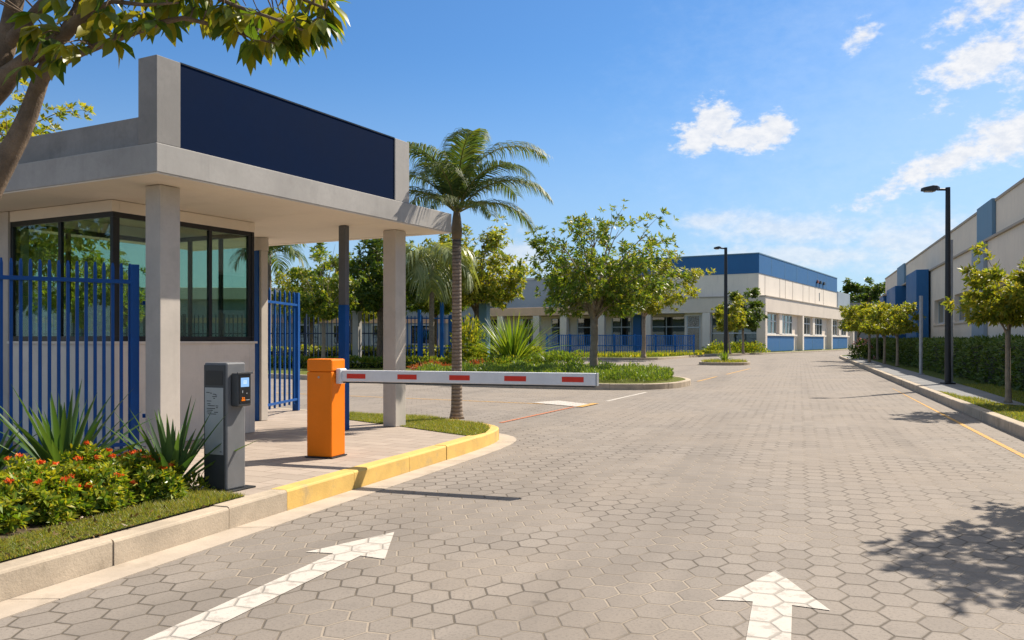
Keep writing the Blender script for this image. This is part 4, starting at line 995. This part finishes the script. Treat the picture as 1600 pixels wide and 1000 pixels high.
# right-hand front: recessed wall with piers
REC = .6
m = MB(); m.box(-9, -REC, .6, LN-.1, 0, ZL0); m.build('ground_floor_wall', m_cream, mbd)
m = MB(); m.box(-WD+8.6, 0, 0, LN, ZL0, ZL1); m.build('parapet', m_cream, mbd, .03)
m = MB(); m.box(-WD+8.6, .08, -.08, LN+.08, ZL1+.002, ZL1+.10); m.build('parapet_capping', m_trim, mbd)
piers = (0, 17.1, 34.8, 52.0)
for i, y in enumerate(piers):
    m = MB(); m.box(-REC-.05 if i else -.95, -.012, y+.012, y+.75, 0, ZL0-.002); m.build('pier', m_cream2 if i else m_cream, mbd, .02)
for b in piers[:3]:
    m = MB(); m.box(-REC, -REC+.22, b+.78, b+14.2, .05, 1.72); pn = m.build('blue_panel', m_bluewall, mbd, .01)
    m = MB(); m.box(-REC+.22, -REC+.235, b+7.2, b+7.28, .05, 1.72); m.build('panel_joint', m_bluepale, pn)
    m = MB(); m.box(-REC, -REC+.32, b+.78, b+15.6, 1.74, 1.92); m.build('sill_band', m_cream2, mbd, .01)
    for w0, w1 in ((b+1.0, b+6.4), (b+8.6, b+13.8)):
        fr_ = MB(); x0, x1 = -REC+.01, -REC+.10
        for y in np.linspace(w0, w1, 4): fr_.box(x0, x1, y-.07, y+.07, 1.95, ZL0-.05)
        fr_.box(x0, x1, w0, w1, 1.93, 2.04); fr_.box(x0, x1, w0, w1, 3.28, 3.40); fr_.box(x0, x1, w0, w1, ZL0-.14, ZL0-.04)
        wf = fr_.build('window', m_frame, mbd); gl = MB(); gl.box(x0-.005, x0+.03, w0, w1, 2.0, ZL0-.05); gl.build('pane', m_winglass, wf)
        cu = MB()
        for j in (1, 3):
            y = w0+(w1-w0)*(.1+.18*j); cu.box(x0+.031, x0+.036, y, y+.25, 2.05, ZL0-.2)
        cu.build('curtain', m_trim, wf)
    m = MB(); m.box(-REC, -REC+.34, b+6.9, b+8.2, 1.925, ZL0-.003); m.build('mullion_pier', m_cream2, mbd, .01)
# upper block
UX, UY0, UY1 = -.95, .9, 43.6
m = MB(); m.box(UX-17, UX, UY0, UY1, ZL1+.05, ZB); m.build('upper_wall', m_cream2, mbd)
for y in (3.4, 9.8, 12.4, 16, 21.5, 25.0, 28.6, 34):
    m = MB(); m.box(UX, UX+.02, y-.05, y+.05, ZL1+.15, ZB-.02); m.build('panel_joint', m_trim, mbd)
m = MB(); m.box(UX, UX+.03, 31.2, 31.5, 6.6, 7.7); m.build('wall_slot', m_black, mbd)
m = MB(); m.box(UX-17.03, UX+.05, UY0-.05, UY1+.05, ZB+.002, ZU1); m.build('blue_band', m_bluewall, mbd, .02)
m = MB(); m.box(UX-17.06, UX+.09, UY0-.09, UY1+.09, ZU1+.002, ZU1+.12); m.build('band_capping', m_bluepale, mbd)
for y in (6, 12, 18, 24, 30, 36):
    m = MB(); m.box(UX+.05, UX+.062, y-.04, y+.04, ZB+.05, ZU1-.02); m.build('band_joint', m_bluepale, mbd)
for y, mt in ((29.0, m_rust), (30.9, m_pole), (33.2, m_pole)):
    m = MB(); m.box(UX+.052, UX+.12, y+.3, y+.7, 8.9, 9.2); m.box(UX+.121, UX+.26, y+.1, y+1.0, 8.9, 9.3); m.build('floodlight', mt, mbd, .04)
# rear wing at the right end
m = MB(); m.box(-5, -1.2, 46, 56, ZL1+.1, 8.6); m.build('rear_wing', m_greyblue, mbd, .03)
# left-hand front: corner glazing, porch
m = MB(); m.box(-5.9, -.96, .55, .62, .1, ZL0-.002); cg = m.build('corner_glazing', m_winglass, mbd)
m = MB()
for x in (-5.9, -4.2, -2.6, -.98): m.box(x-.04, x+.04, .48, .549, .1, ZL0-.004)
m.box(-5.9, -.96, .48, .547, 1.95, 2.07); m.box(-5.9, -.96, .50, .546, ZL0-.1, ZL0-.006); m.build('glazing_bars', m_frame, cg)
PX0 = -46
m = MB(); m.box(-9, -6.9, .7, 5, 0, ZL0-.001); m.build('porch_end_wall', m_cream, mbd)
m = MB(); m.box(PX0, -9, 3.6, 5.2, 0, ZL0-.001); m.build('porch_wall', m_beigeR, mbd)
m = MB(); m.box(PX0, -WD+8.598, 0, 9, ZL0+.0, ZL0+1.0); m.build('porch_roof', m_terra_lit, mbd, .04)  # terracotta tone holds the warm bounced light along this roof edge
for x in (-6.8, -13.6, -19.3, -24.2, -27.9, -33, -38, -43):
    m = MB(); wd = .85; m.box(x, x+wd, .02, .62, 0, ZL0-.002); m.build('porch_column', m_cream2 if x > -10 else m_cream, mbd, .02)
m = MB(); m.box(-16.1, -15.1, 2.9, 3.59, 0, ZL0-.003); m.build('blue_porch_pillar', m_bluewall, mbd)
for x0, x1 in ((-9.0+.05, -7.2),):
    m = MB(); m.box(x0+.2, x1, .60, .69, .05, 3.9); d_ = m.build('door', m_winglass, mbd); m = MB(); m.box(x0+.2, x1, .56, .599, 2.6, 2.72); m.box(x0+.2, x0+.3, .56, .599, .05, 3.9); m.box(x1-.1, x1, .56, .599, .05, 3.9); m.build('frame', m_frame, d_)
for x0, x1 in ((-14.6, -9.8), (-23.6, -20.0), (-19.0, -16.6), (-27.2, -24.8), (-32, -29), (-37, -34.5), (-42, -39.5)):
    m = MB(); m.box(x0, x1, 3.50, 3.59, .6, 3.9); w = m.build('window', m_winglass, mbd); m = MB()
    for x in (x0, (x0+x1)/2, x1): m.box(x-.06, x+.06, 3.42, 3.499, .6, 3.9)
    m.box(x0, x1, 3.43, 3.498, 2.75, 2.87); m.build('frame', m_frame, w)
m = MB(); m.box(PX0, -6.9, .63, 3.6, .002, .06); m.build('porch_floor', m_conc, mbd)

bh = thing('rear_hall', 'long grey-blue hall behind the trees, left of the main building', 'building', (4.5, 126, S), -CA)
m = MB(); m.box(-26, 14, 0, 20, 0, 10.2); m.build('wall', m_greyblue, bh); m = MB(); m.box(-26.1, 14.1, -.1, 20.1, 10.2, 10.5); m.build('roof_edge', m_frame, bh)
m = MB(); m.box(-9.4, -9.1, -.3, -.01, 0, 9.2); m.box(-9.9, -8.9, -.5, -.01, 6.3, 7.8); m.build('downpipe', m_galv, bh)

# ------------------------------------------------------------------ right-hand building
BRX, BRY = 7.4+.335*10, 10.0
rb = thing('long_building', 'long beige building with faded blue pilasters along the right-hand pavement', 'building', (BRX, BRY, S), -ROAD_A)
ZG, ZR = 5.12, 6.80; Y0, Y1 = -4, 72.3
def seg(y0, y1, z0, z1, name, mat, x0=0, x1=15, par=rb, bev=0):
    m = MB(); m.box(x0, x1, y0, y1, z0, z1); return m.build(name, mat, par, bev)
wins = [(13.6, 18.4), (19.2, 24.0), (28.4, 32.6), (35.6, 39.0), (0, 4), (5.5, 9.5)]; wins.sort()
SL, WTp = 2.10, 3.40
# lower wall with real openings up to the portal
y = Y0
for w0, w1 in wins:
    seg(y, w0, 0, ZG, 'wall', m_beigeR); seg(w0, w1, 0, SL, 'wall', m_beigeR, 0, .4); seg(w0, w1, WTp, ZG, 'wall', m_beigeR, 0, .4); y = w1
seg(y, 45.2, 0, ZG, 'wall', m_beigeR)
for w0, w1 in wins:
    f = MB(); k = max(2, int((w1-w0)/1.2))
    for t in np.linspace(w0, w1, k+1): f.box(.20, .27, max(w0, t-.045), min(w1, t+.045), SL, WTp)
    f.box(.205, .268, w0, w1, SL, SL+.09); f.box(.205, .268, w0, w1, WTp-.09, WTp)
    wf = f.build('window', m_frame, rb); p = MB(); p.box(.23, .245, w0, w1, SL+.09, WTp-.09); p.build('pane', m_winglass, wf)
    m = MB(); m.box(-.06, .2, w0-.08, w1+.08, SL-.09, SL-.002); m.build('sill', m_cream, wf, .01)
    m = MB()
    for t in np.linspace(w0+.2, w1-.5, k): m.box(.32, .34, t, t+.14, SL+.1, WTp-.1)
    m.build('blind', m_cream2, wf); seg(w0-.02, w1+.02, SL-.05, WTp+.05, 'room_back', m_dark, 1.6, 1.7, wf)
seg(Y0, 45.2, ZG+.002, ZG+.10, 'ledge', m_trim, -.10, .6, rb, .01)
seg(45.3, Y1+.05, ZG+.002, ZG+.10, 'ledge', m_trim, -.10, .6, rb, .01)
seg(Y0, Y1, ZG+.101, ZR, 'upper_wall', m_beigeR, .45, 15)
seg(Y0-.05, Y1+.05, ZR+.002, ZR+.12, 'roof_edge', m_trim, .40, 15.1, rb, .02)
seg(25.8, 28.9, ZG+.11, ZR+.14, 'upper_pilaster', m_bluepale, .30, .449, rb, .02)
seg(56.3, 61, ZG+.11, ZR+.14, 'upper_pilaster', m_bluepale, .30, .449, rb, .02)
seg(25.0, 27.4, 0, ZG-.002, 'lower_pilaster', m_greyblue, -.16, -.001, rb, .02)
# portal
seg(40.3, 45.2, 0, ZG+.12, 'portal_pillar', m_bluewall, -.75, -.11, rb, .02)
seg(53.6, 60.0, 0, ZG-.002, 'portal_pillar', m_bluewall, -.55, .9, rb, .02)
seg(45.2, 72.3, 0, ZG, 'portal_back_wall', m_bluewall, .9, 15)
seg(68.5, 72.3, 0, ZG-.003, 'end_wall', m_bluewall, -.05, .898)
pf = seg(45.25, 53.5, 2.9, ZG-.01, 'portal_glazing', m_winglass, .55, .6)
m = MB()
for t in (45.3, 48, 50.7, 53.4): m.box(.46, .549, t-.05, t+.05, 0, ZG-.012)
m.box(.46, .548, 45.3, 53.5, 2.78, 2.9); m.build('glazing_bars', m_trim, pf)
seg(45.26, 53.5, 0, 2.0, 'portal_panel', m_bluewall, .52, .62)
pg = seg(60.05, 68.4, 2.0, ZG-.01, 'portal_glazing', m_winglass, .6, .66); m = MB()
for t in (62, 64, 66): m.box(.52, .599, t-.05, t+.05, 0, ZG-.012)
m.build('glazing_bars', m_trim, pg)
m = MB(); m.tube([(2.2, 47.5, ZR+.12), (2.2, 47.5, ZR+.75)], .35, 16); rv_ = m.build('roof_vent', m_galv, rb); m = MB(); m.tube([(2.2, 47.5, ZR+.78), (2.2, 47.5, ZR+.9)], .48, 16); m.build('cowl', m_galv, rv_)

# hedges along that building
hl = frame(BRX, BRY, ROAD_A)
hedge('clipped_hedge', 'long dark clipped hedge under the near windows of the beige building', -1.95, -.85, -2, 46.5, 1.22, 71, 26000, .15, .06, lf_hedge, (BRX, BRY), -ROAD_A, .09)
hedge('clipped_hedge', 'shorter dark clipped hedge beyond the gap, before the blue portal', -2.0, -.95, 48.6, 67, 1.22, 72, 9000, .2, .08, lf_hedge, (BRX, BRY), -ROAD_A, .09)

# ------------------------------------------------------------------ street lamps and poles
def lamp(label, loc, h, r, arm, head, group='street lamps', flap=0):
    root = thing('street_lamp', label, 'street lamp', (loc[0], loc[1], S), 0, group)
    m = MB(); m.tube([(0, 0, 0), (0, 0, h*.5), (0, 0, h)], [r*1.15, r, r*.85], 14); m.build('pole', m_pole, root)
    m = MB(); m.box(-r*2, r*2, -r*2, r*2, 0, .05); m.build('base_plate', m_pole, root, .005)
    m = MB(); m.tube([(0, 0, h-.06), (-arm, 0, h-.06-flap)], .035 if r < .08 else .045, 10); m.build('arm', m_pole, root)
    hd = MB(); x1, x0 = -arm+.05, -arm-head; zt = h-.04-flap
    sec = [(x1, .07, .05, .02), (x1-.1, .15, .08, .06), (x1-head*.5, .17, .085, .075), (x0, .12, .03, .055)]
    vs = []
    for (x, w, up, dn) in sec: vs += [(x, -w, zt-dn), (x, w, zt-dn), (x, w*.7, zt+up), (x, -w*.7, zt+up)]
    fs = [(0, 1, 2, 3), (15, 14, 13, 12)]
    for i in range(3): fs += [(i*4+j, i*4+4+j, i*4+4+(j+1) % 4, i*4+(j+1) % 4) for j in range(4)]
    hd.add(vs, fs); ho = hd.build('lamp_head', m_pole, root, .008)
    m = MB(); m.box(x0+.08, x1-.14, -.10, .10, zt-.088, zt-.07); m.build('lens', m_lamplens, ho)
    return root
lamp('tall black street lamp on the right-hand pavement in front of the hedge', (12.3, 24.2), 5.55, .075, .30, .42)
lamp('black street lamp on the small kerbed island before the main building', ((1134-800)/F*50, 50), 6.65, .105, .32, .36, flap=-.02)
post('grey_pole', 'tall grey steel pole touching the right-hand street lamp', (12.52, 24.5), 4.1, .075, m_galv, cat='pole')
post('grey_pole', 'short grey steel pole by the right kerb, in front of the blue portal', ((1439-800)/F*31.1, 31.1), 2.85, .062, m_galv, cat='pole')

# ------------------------------------------------------------------ right-hand trees
gR = 'young trees along the right-hand pavement'
kwR = dict(h=3.45, base=1.75, rx=1.0, ry=1.0, rz=.95, mat=lf_yel, bark=m_barkp, tr=.055, nlimb=10, nsub=6, nros=9, leaf=.17, lw=.06, nleaf=7, fork=1.45)
tn = tree('young_tree', 'young tree nearest the camera at the right edge, in front of the hedge', G(1575, 629, S), 81, gR, **dict(kwR, h=3.2, rx=1.12, ry=1.15, rz=.95, nros=13, nlimb=14, base=1.75, off=(.22, 0)))
rowp = tree('young_tree', 'young tree in the right-hand row, first beyond the short grey pole', ((1402-800)/F*41, 41), 82, gR, **dict(kwR, h=3.35, rx=1.25, ry=1.2, rz=1.0, tr=.07, leaf=.24, lw=.09))
for (px, Y, rz, k, lab) in ((1382, 44.8, 1.1, 1.04, 'young tree in the right-hand row, second beyond the short grey pole'), (1358.5, 48.5, 2.3, 1.12, 'young tree in the right-hand row, third beyond the short grey pole, at the footpath edge'),
                            (1371, 55.5, 3.3, 1.15, 'slim young tree behind the row, closest to the far hedge'), (1341, 58.5, 4.4, 1.2, 'farthest young tree of the right-hand row, by the flowering shrub')):
    c = copy_tree(rowp); c.location = ((px-800)/F*Y, Y, S); c.rotation_euler = (0, 0, rz); c.scale = (k, k, k); c['label'] = lab
tree('broad_tree', 'tree outside the right edge whose shadow falls across the bottom right of the road', (6.72, 7.0), 84, h=4.3, base=2.0, rx=1.4, ry=1.85, rz=1.2, mat=lf_mid, bark=m_barkp, tr=.07, nlimb=16, nsub=8, nros=13, leaf=.17, lw=.065, off=(-.42, 0))
fs = thing('flowering_shrub', 'shrub with pink and white flowers at the far end of the right-hand footpath', 'shrub', (22.9, 56.2, S))
V, Fc = leafpile(91, 1200, .75, .75, 1.35, .2, .07); npmesh('foliage', V, Fc, lf_dark, fs)
rs = np.random.RandomState(92)
for i in range(12):
    d = ndir(rs, 1)[0]; d[2] = abs(d[2]); d[1] = -abs(d[1]); Q = d*np.array([.8, .8, 1.4])+ndir(rs, 16)*.09; V, Fc = leafquads(Q, ndir(rs, 16), ndir(rs, 16), .1, .08); npmesh('flower', V, Fc, fl_pk, fs)

# small trees before the main building's glazed corner, and the shrubs there
gM = 'small trees by the glazed corner'
tree('small_tree', 'small tree with a dense crown in front of the glazed corner of the main building', ((1161-800)/F*81, 81), 86, gM, h=6.4, base=2.7, rx=2.1, ry=2.1, rz=1.9, mat=lf_dark, bark=m_barkp, tr=.12, nlimb=12, nsub=7, nros=11, leaf=.40, lw=.15, fork=2.4)
tree('small_tree', 'small thin tree just behind the street lamp on the small island', ((1141-800)/F*77, 77), 87, gM, h=5.2, base=2.4, rx=1.7, ry=1.7, rz=1.4, mat=lf_yel, bark=m_barkp, tr=.09, nlimb=10, nsub=6, nros=10, leaf=.38, lw=.14, lean=(-.25, 0))
for i, (px, lab) in enumerate(((1122, 'rounded green shrub left of the street lamp under the glazed corner'), (1149, 'rounded green shrub right behind the street lamp under the glazed corner'), (1176, 'rounded green shrub nearest the corner of the main building'))):
    bush('rounded_shrub', lab, ((px-800)/F*85, 85), 1.5, .8, .95, 93+i, 900, .25, .1, lf_shrub, 'shrubs under the glazed corner')
V, Fc = swords(95, 60, .75, .05, el0=.3, droop=.5); o = npmesh('spiky_plant', V, Fc, lf_cycad); o.location = (12.2, 49.3, S); tag(o, 'low spiky plant at the foot of the street lamp on the small island', 'plant')
grass('grass', inB, 2500, .16, S-.005, 9, lf_grass, .03)

# yellow strip of flowers on the lawn under the blue railing
rs = np.random.RandomState(97); P2 = scatter([(4, 64.4), (9, 62.5), (16, 72), (17.5, 79.5), (22, 84), (19, 86), (4, 70)], 9000, rs); P = np.c_[P2, np.full(len(P2), S)]
V, Fc = leafquads(P, np.c_[rs.normal(0, .5, (len(P), 2)), np.ones(len(P))], ndir(rs, len(P)), .34, .12, .2); stuff(npmesh('ground_cover', V, Fc, lf_yel))

# ------------------------------------------------------------------ far background
m = MB(); m.box(-25, 25, 0, 2, 0, 9.0); o = m.build('retaining_wall', m_conc_dark); o.location = (72, 172, 0); o.rotation_euler = (0, 0, -.25); tag(o, 'grey retaining wall at the end of the road below the wooded rise', 'wall')
rs = np.random.RandomState(99)
gF = 'trees on the far rise'
labs = ['far tree on the rise, leftmost, beside the main building', 'far tree on the rise, tallest, above the retaining wall', 'far tree on the rise, rightmost, beside the beige building', 'far tree on the rise, behind the other three']
for i, (px, Y, h, r) in enumerate(((1322, 186, 14.2, 4.2), (1352, 188, 16.2, 5), (1376, 190, 14.5, 5), (1338, 198, 14.6, 5.5))):
    tree('far_tree', labs[i], ((px-800)/F*Y, Y), 100+i, gF, z=0, h=h, base=4, rx=r, ry=r, rz=h*.36, mat=lf_dark, bark=m_bark, tr=.4, nlimb=13, nsub=8, nros=11, leaf=.95, lw=.45)

# ------------------------------------------------------------------ sky and sun
SUN_EL, SUN_AZ = R(46), R(52)
w = bpy.data.worlds.new('World'); sc.world = w; w.use_nodes = True; nt = w.node_tree; nt.nodes.clear()
out = N(nt, 'ShaderNodeOutputWorld'); bg = N(nt, 'ShaderNodeBackground'); L(nt, bg.outputs[0], out.inputs[0]); bg.inputs[1].default_value = .082
sky = N(nt, 'ShaderNodeTexSky', sky_type='NISHITA', sun_disc=False, sun_elevation=SUN_EL, sun_rotation=SUN_AZ, altitude=200, air_density=1.15, dust_density=.6, ozone_density=2.5)
tcn = N(nt, 'ShaderNodeTexCoord').outputs['Generated']; sp = N(nt, 'ShaderNodeSeparateXYZ'); L(nt, tcn, sp.inputs[0])
az_n = math_(nt, 'ARCTAN2', sp.outputs[0], sp.outputs[1]); el_n = math_(nt, 'ARCSINE', sp.outputs[2])
def sph(px, py):
    x, z = (px-800)/F, (HOR-py)/F; return math.atan2(x, 1), math.atan2(z, math.hypot(x, 1))
wv = N(nt, 'ShaderNodeVectorMath', operation='MULTIPLY'); L(nt, tcn, wv.inputs[0]); wv.inputs[1].default_value = (1, 1, 1.8)
nz1 = noise(nt, wv.outputs[0], 26, 8, .6); nz2 = noise(nt, wv.outputs[0], 70, 6, .62)
nz = math_(nt, 'ADD', math_(nt, 'MULTIPLY', math_(nt, 'SUBTRACT', nz1, .5), 2.4), math_(nt, 'MULTIPLY', math_(nt, 'SUBTRACT', nz2, .5), 1.6))
def blob(px, py, rx, ry, rot=0, amp=1.):
    a, e = sph(px, py); da = math_(nt, 'SUBTRACT', az_n, a); de = math_(nt, 'SUBTRACT', el_n, e); c, s = math.cos(rot), math.sin(rot)
    u = math_(nt, 'ADD', math_(nt, 'MULTIPLY', da, c*F/rx), math_(nt, 'MULTIPLY', de, s*F/rx)); v = math_(nt, 'ADD', math_(nt, 'MULTIPLY', da, -s*F/ry), math_(nt, 'MULTIPLY', de, c*F/ry))
    d = math_(nt, 'SQRT', math_(nt, 'ADD', math_(nt, 'MULTIPLY', u, u), math_(nt, 'MULTIPLY', v, v)))
    return math_(nt, 'MULTIPLY', math_(nt, 'SUBTRACT', 1., d, None), amp)
def union(bl):
    r = bl[0]
    for b in bl[1:]: r = math_(nt, 'MAXIMUM', r, b)
    return r
sharp = union([blob(1090, 215, 50, 30), blob(1118, 188, 44, 44), blob(1160, 216, 74, 27), blob(1212, 203, 34, 32)])
soft = union([blob(1525, 95, 100, 42, R(30)), blob(1545, 15, 95, 30, R(15), .8), blob(1660, 60, 110, 90, 0, .8), blob(1480, 250, 160, 30, R(22)), blob(1590, 210, 105, 46, R(22)), blob(1348, 55, 34, 26, R(40), .75)])
low = union([blob(1240, 360, 200, 34, R(-6)), blob(1110, 345, 90, 20), blob(1230, 400, 300, 26), blob(800, 400, 90, 45), blob(1000, 420, 320, 24), blob(1440, 380, 160, 60)])
m1 = maprange(nt, math_(nt, 'ADD', sharp, math_(nt, 'MULTIPLY', nz, .75)), .10, .62)
m2 = maprange(nt, math_(nt, 'ADD', soft, math_(nt, 'MULTIPLY', nz, .7)), .06, .72)
m3 = math_(nt, 'MULTIPLY', maprange(nt, math_(nt, 'ADD', low, math_(nt, 'MULTIPLY', nz, .5)), .0, .9), .62)
# thin veil towards the sun
veil = math_(nt, 'MULTIPLY', maprange(nt, math_(nt, 'ADD', blob(1560, 180, 620, 420), math_(nt, 'MULTIPLY', nz, .25)), .0, 1.0), .24)
cm = math_(nt, 'MAXIMUM', math_(nt, 'MAXIMUM', m1, m2), m3); cm = math_(nt, 'MULTIPLY', cm, .95)
skyc = mixc(nt, 1., sky.outputs[0], (.42, .70, .98), 'MULTIPLY')
hz_ = math_(nt, 'MULTIPLY', maprange(nt, el_n, .34, -.04), .66)
skyc = mixc(nt, hz_, skyc, (4.2, 5.3, 6.7))
oh_fill = math_(nt, 'MULTIPLY', maprange(nt, math_(nt, 'ADD', el_n, math_(nt, 'MULTIPLY', nz, .03)), .46, .75), .85)  # pale sky added overhead out of view, to fill and neutralise the shade
skyc = mixc(nt, oh_fill, skyc, (4.9, 4.9, 5.0))
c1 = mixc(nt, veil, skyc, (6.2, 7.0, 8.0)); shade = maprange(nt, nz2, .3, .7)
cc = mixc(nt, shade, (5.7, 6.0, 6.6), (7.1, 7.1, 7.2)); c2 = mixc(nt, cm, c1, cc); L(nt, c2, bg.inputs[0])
sl = bpy.data.lights.new('sun', 'SUN'); sl.energy = 5.0; sl.angle = R(.5); sl.color = (1, .90, .765); so = bpy.data.objects.new('sun', sl); COL.objects.link(so)
sd = Vector((math.sin(SUN_AZ)*math.cos(SUN_EL), math.cos(SUN_AZ)*math.cos(SUN_EL), math.sin(SUN_EL)))
so.rotation_euler = sd.to_track_quat('Z', 'Y').to_euler(); so.location = (20, 10, 30)
vs_ = sc.view_settings; vs_.view_transform = 'Standard'; vs_.look = 'None'; vs_.exposure = .72; vs_.gamma = 1
sc.cycles.max_bounces = 8; sc.cycles.transparent_max_bounces = 16
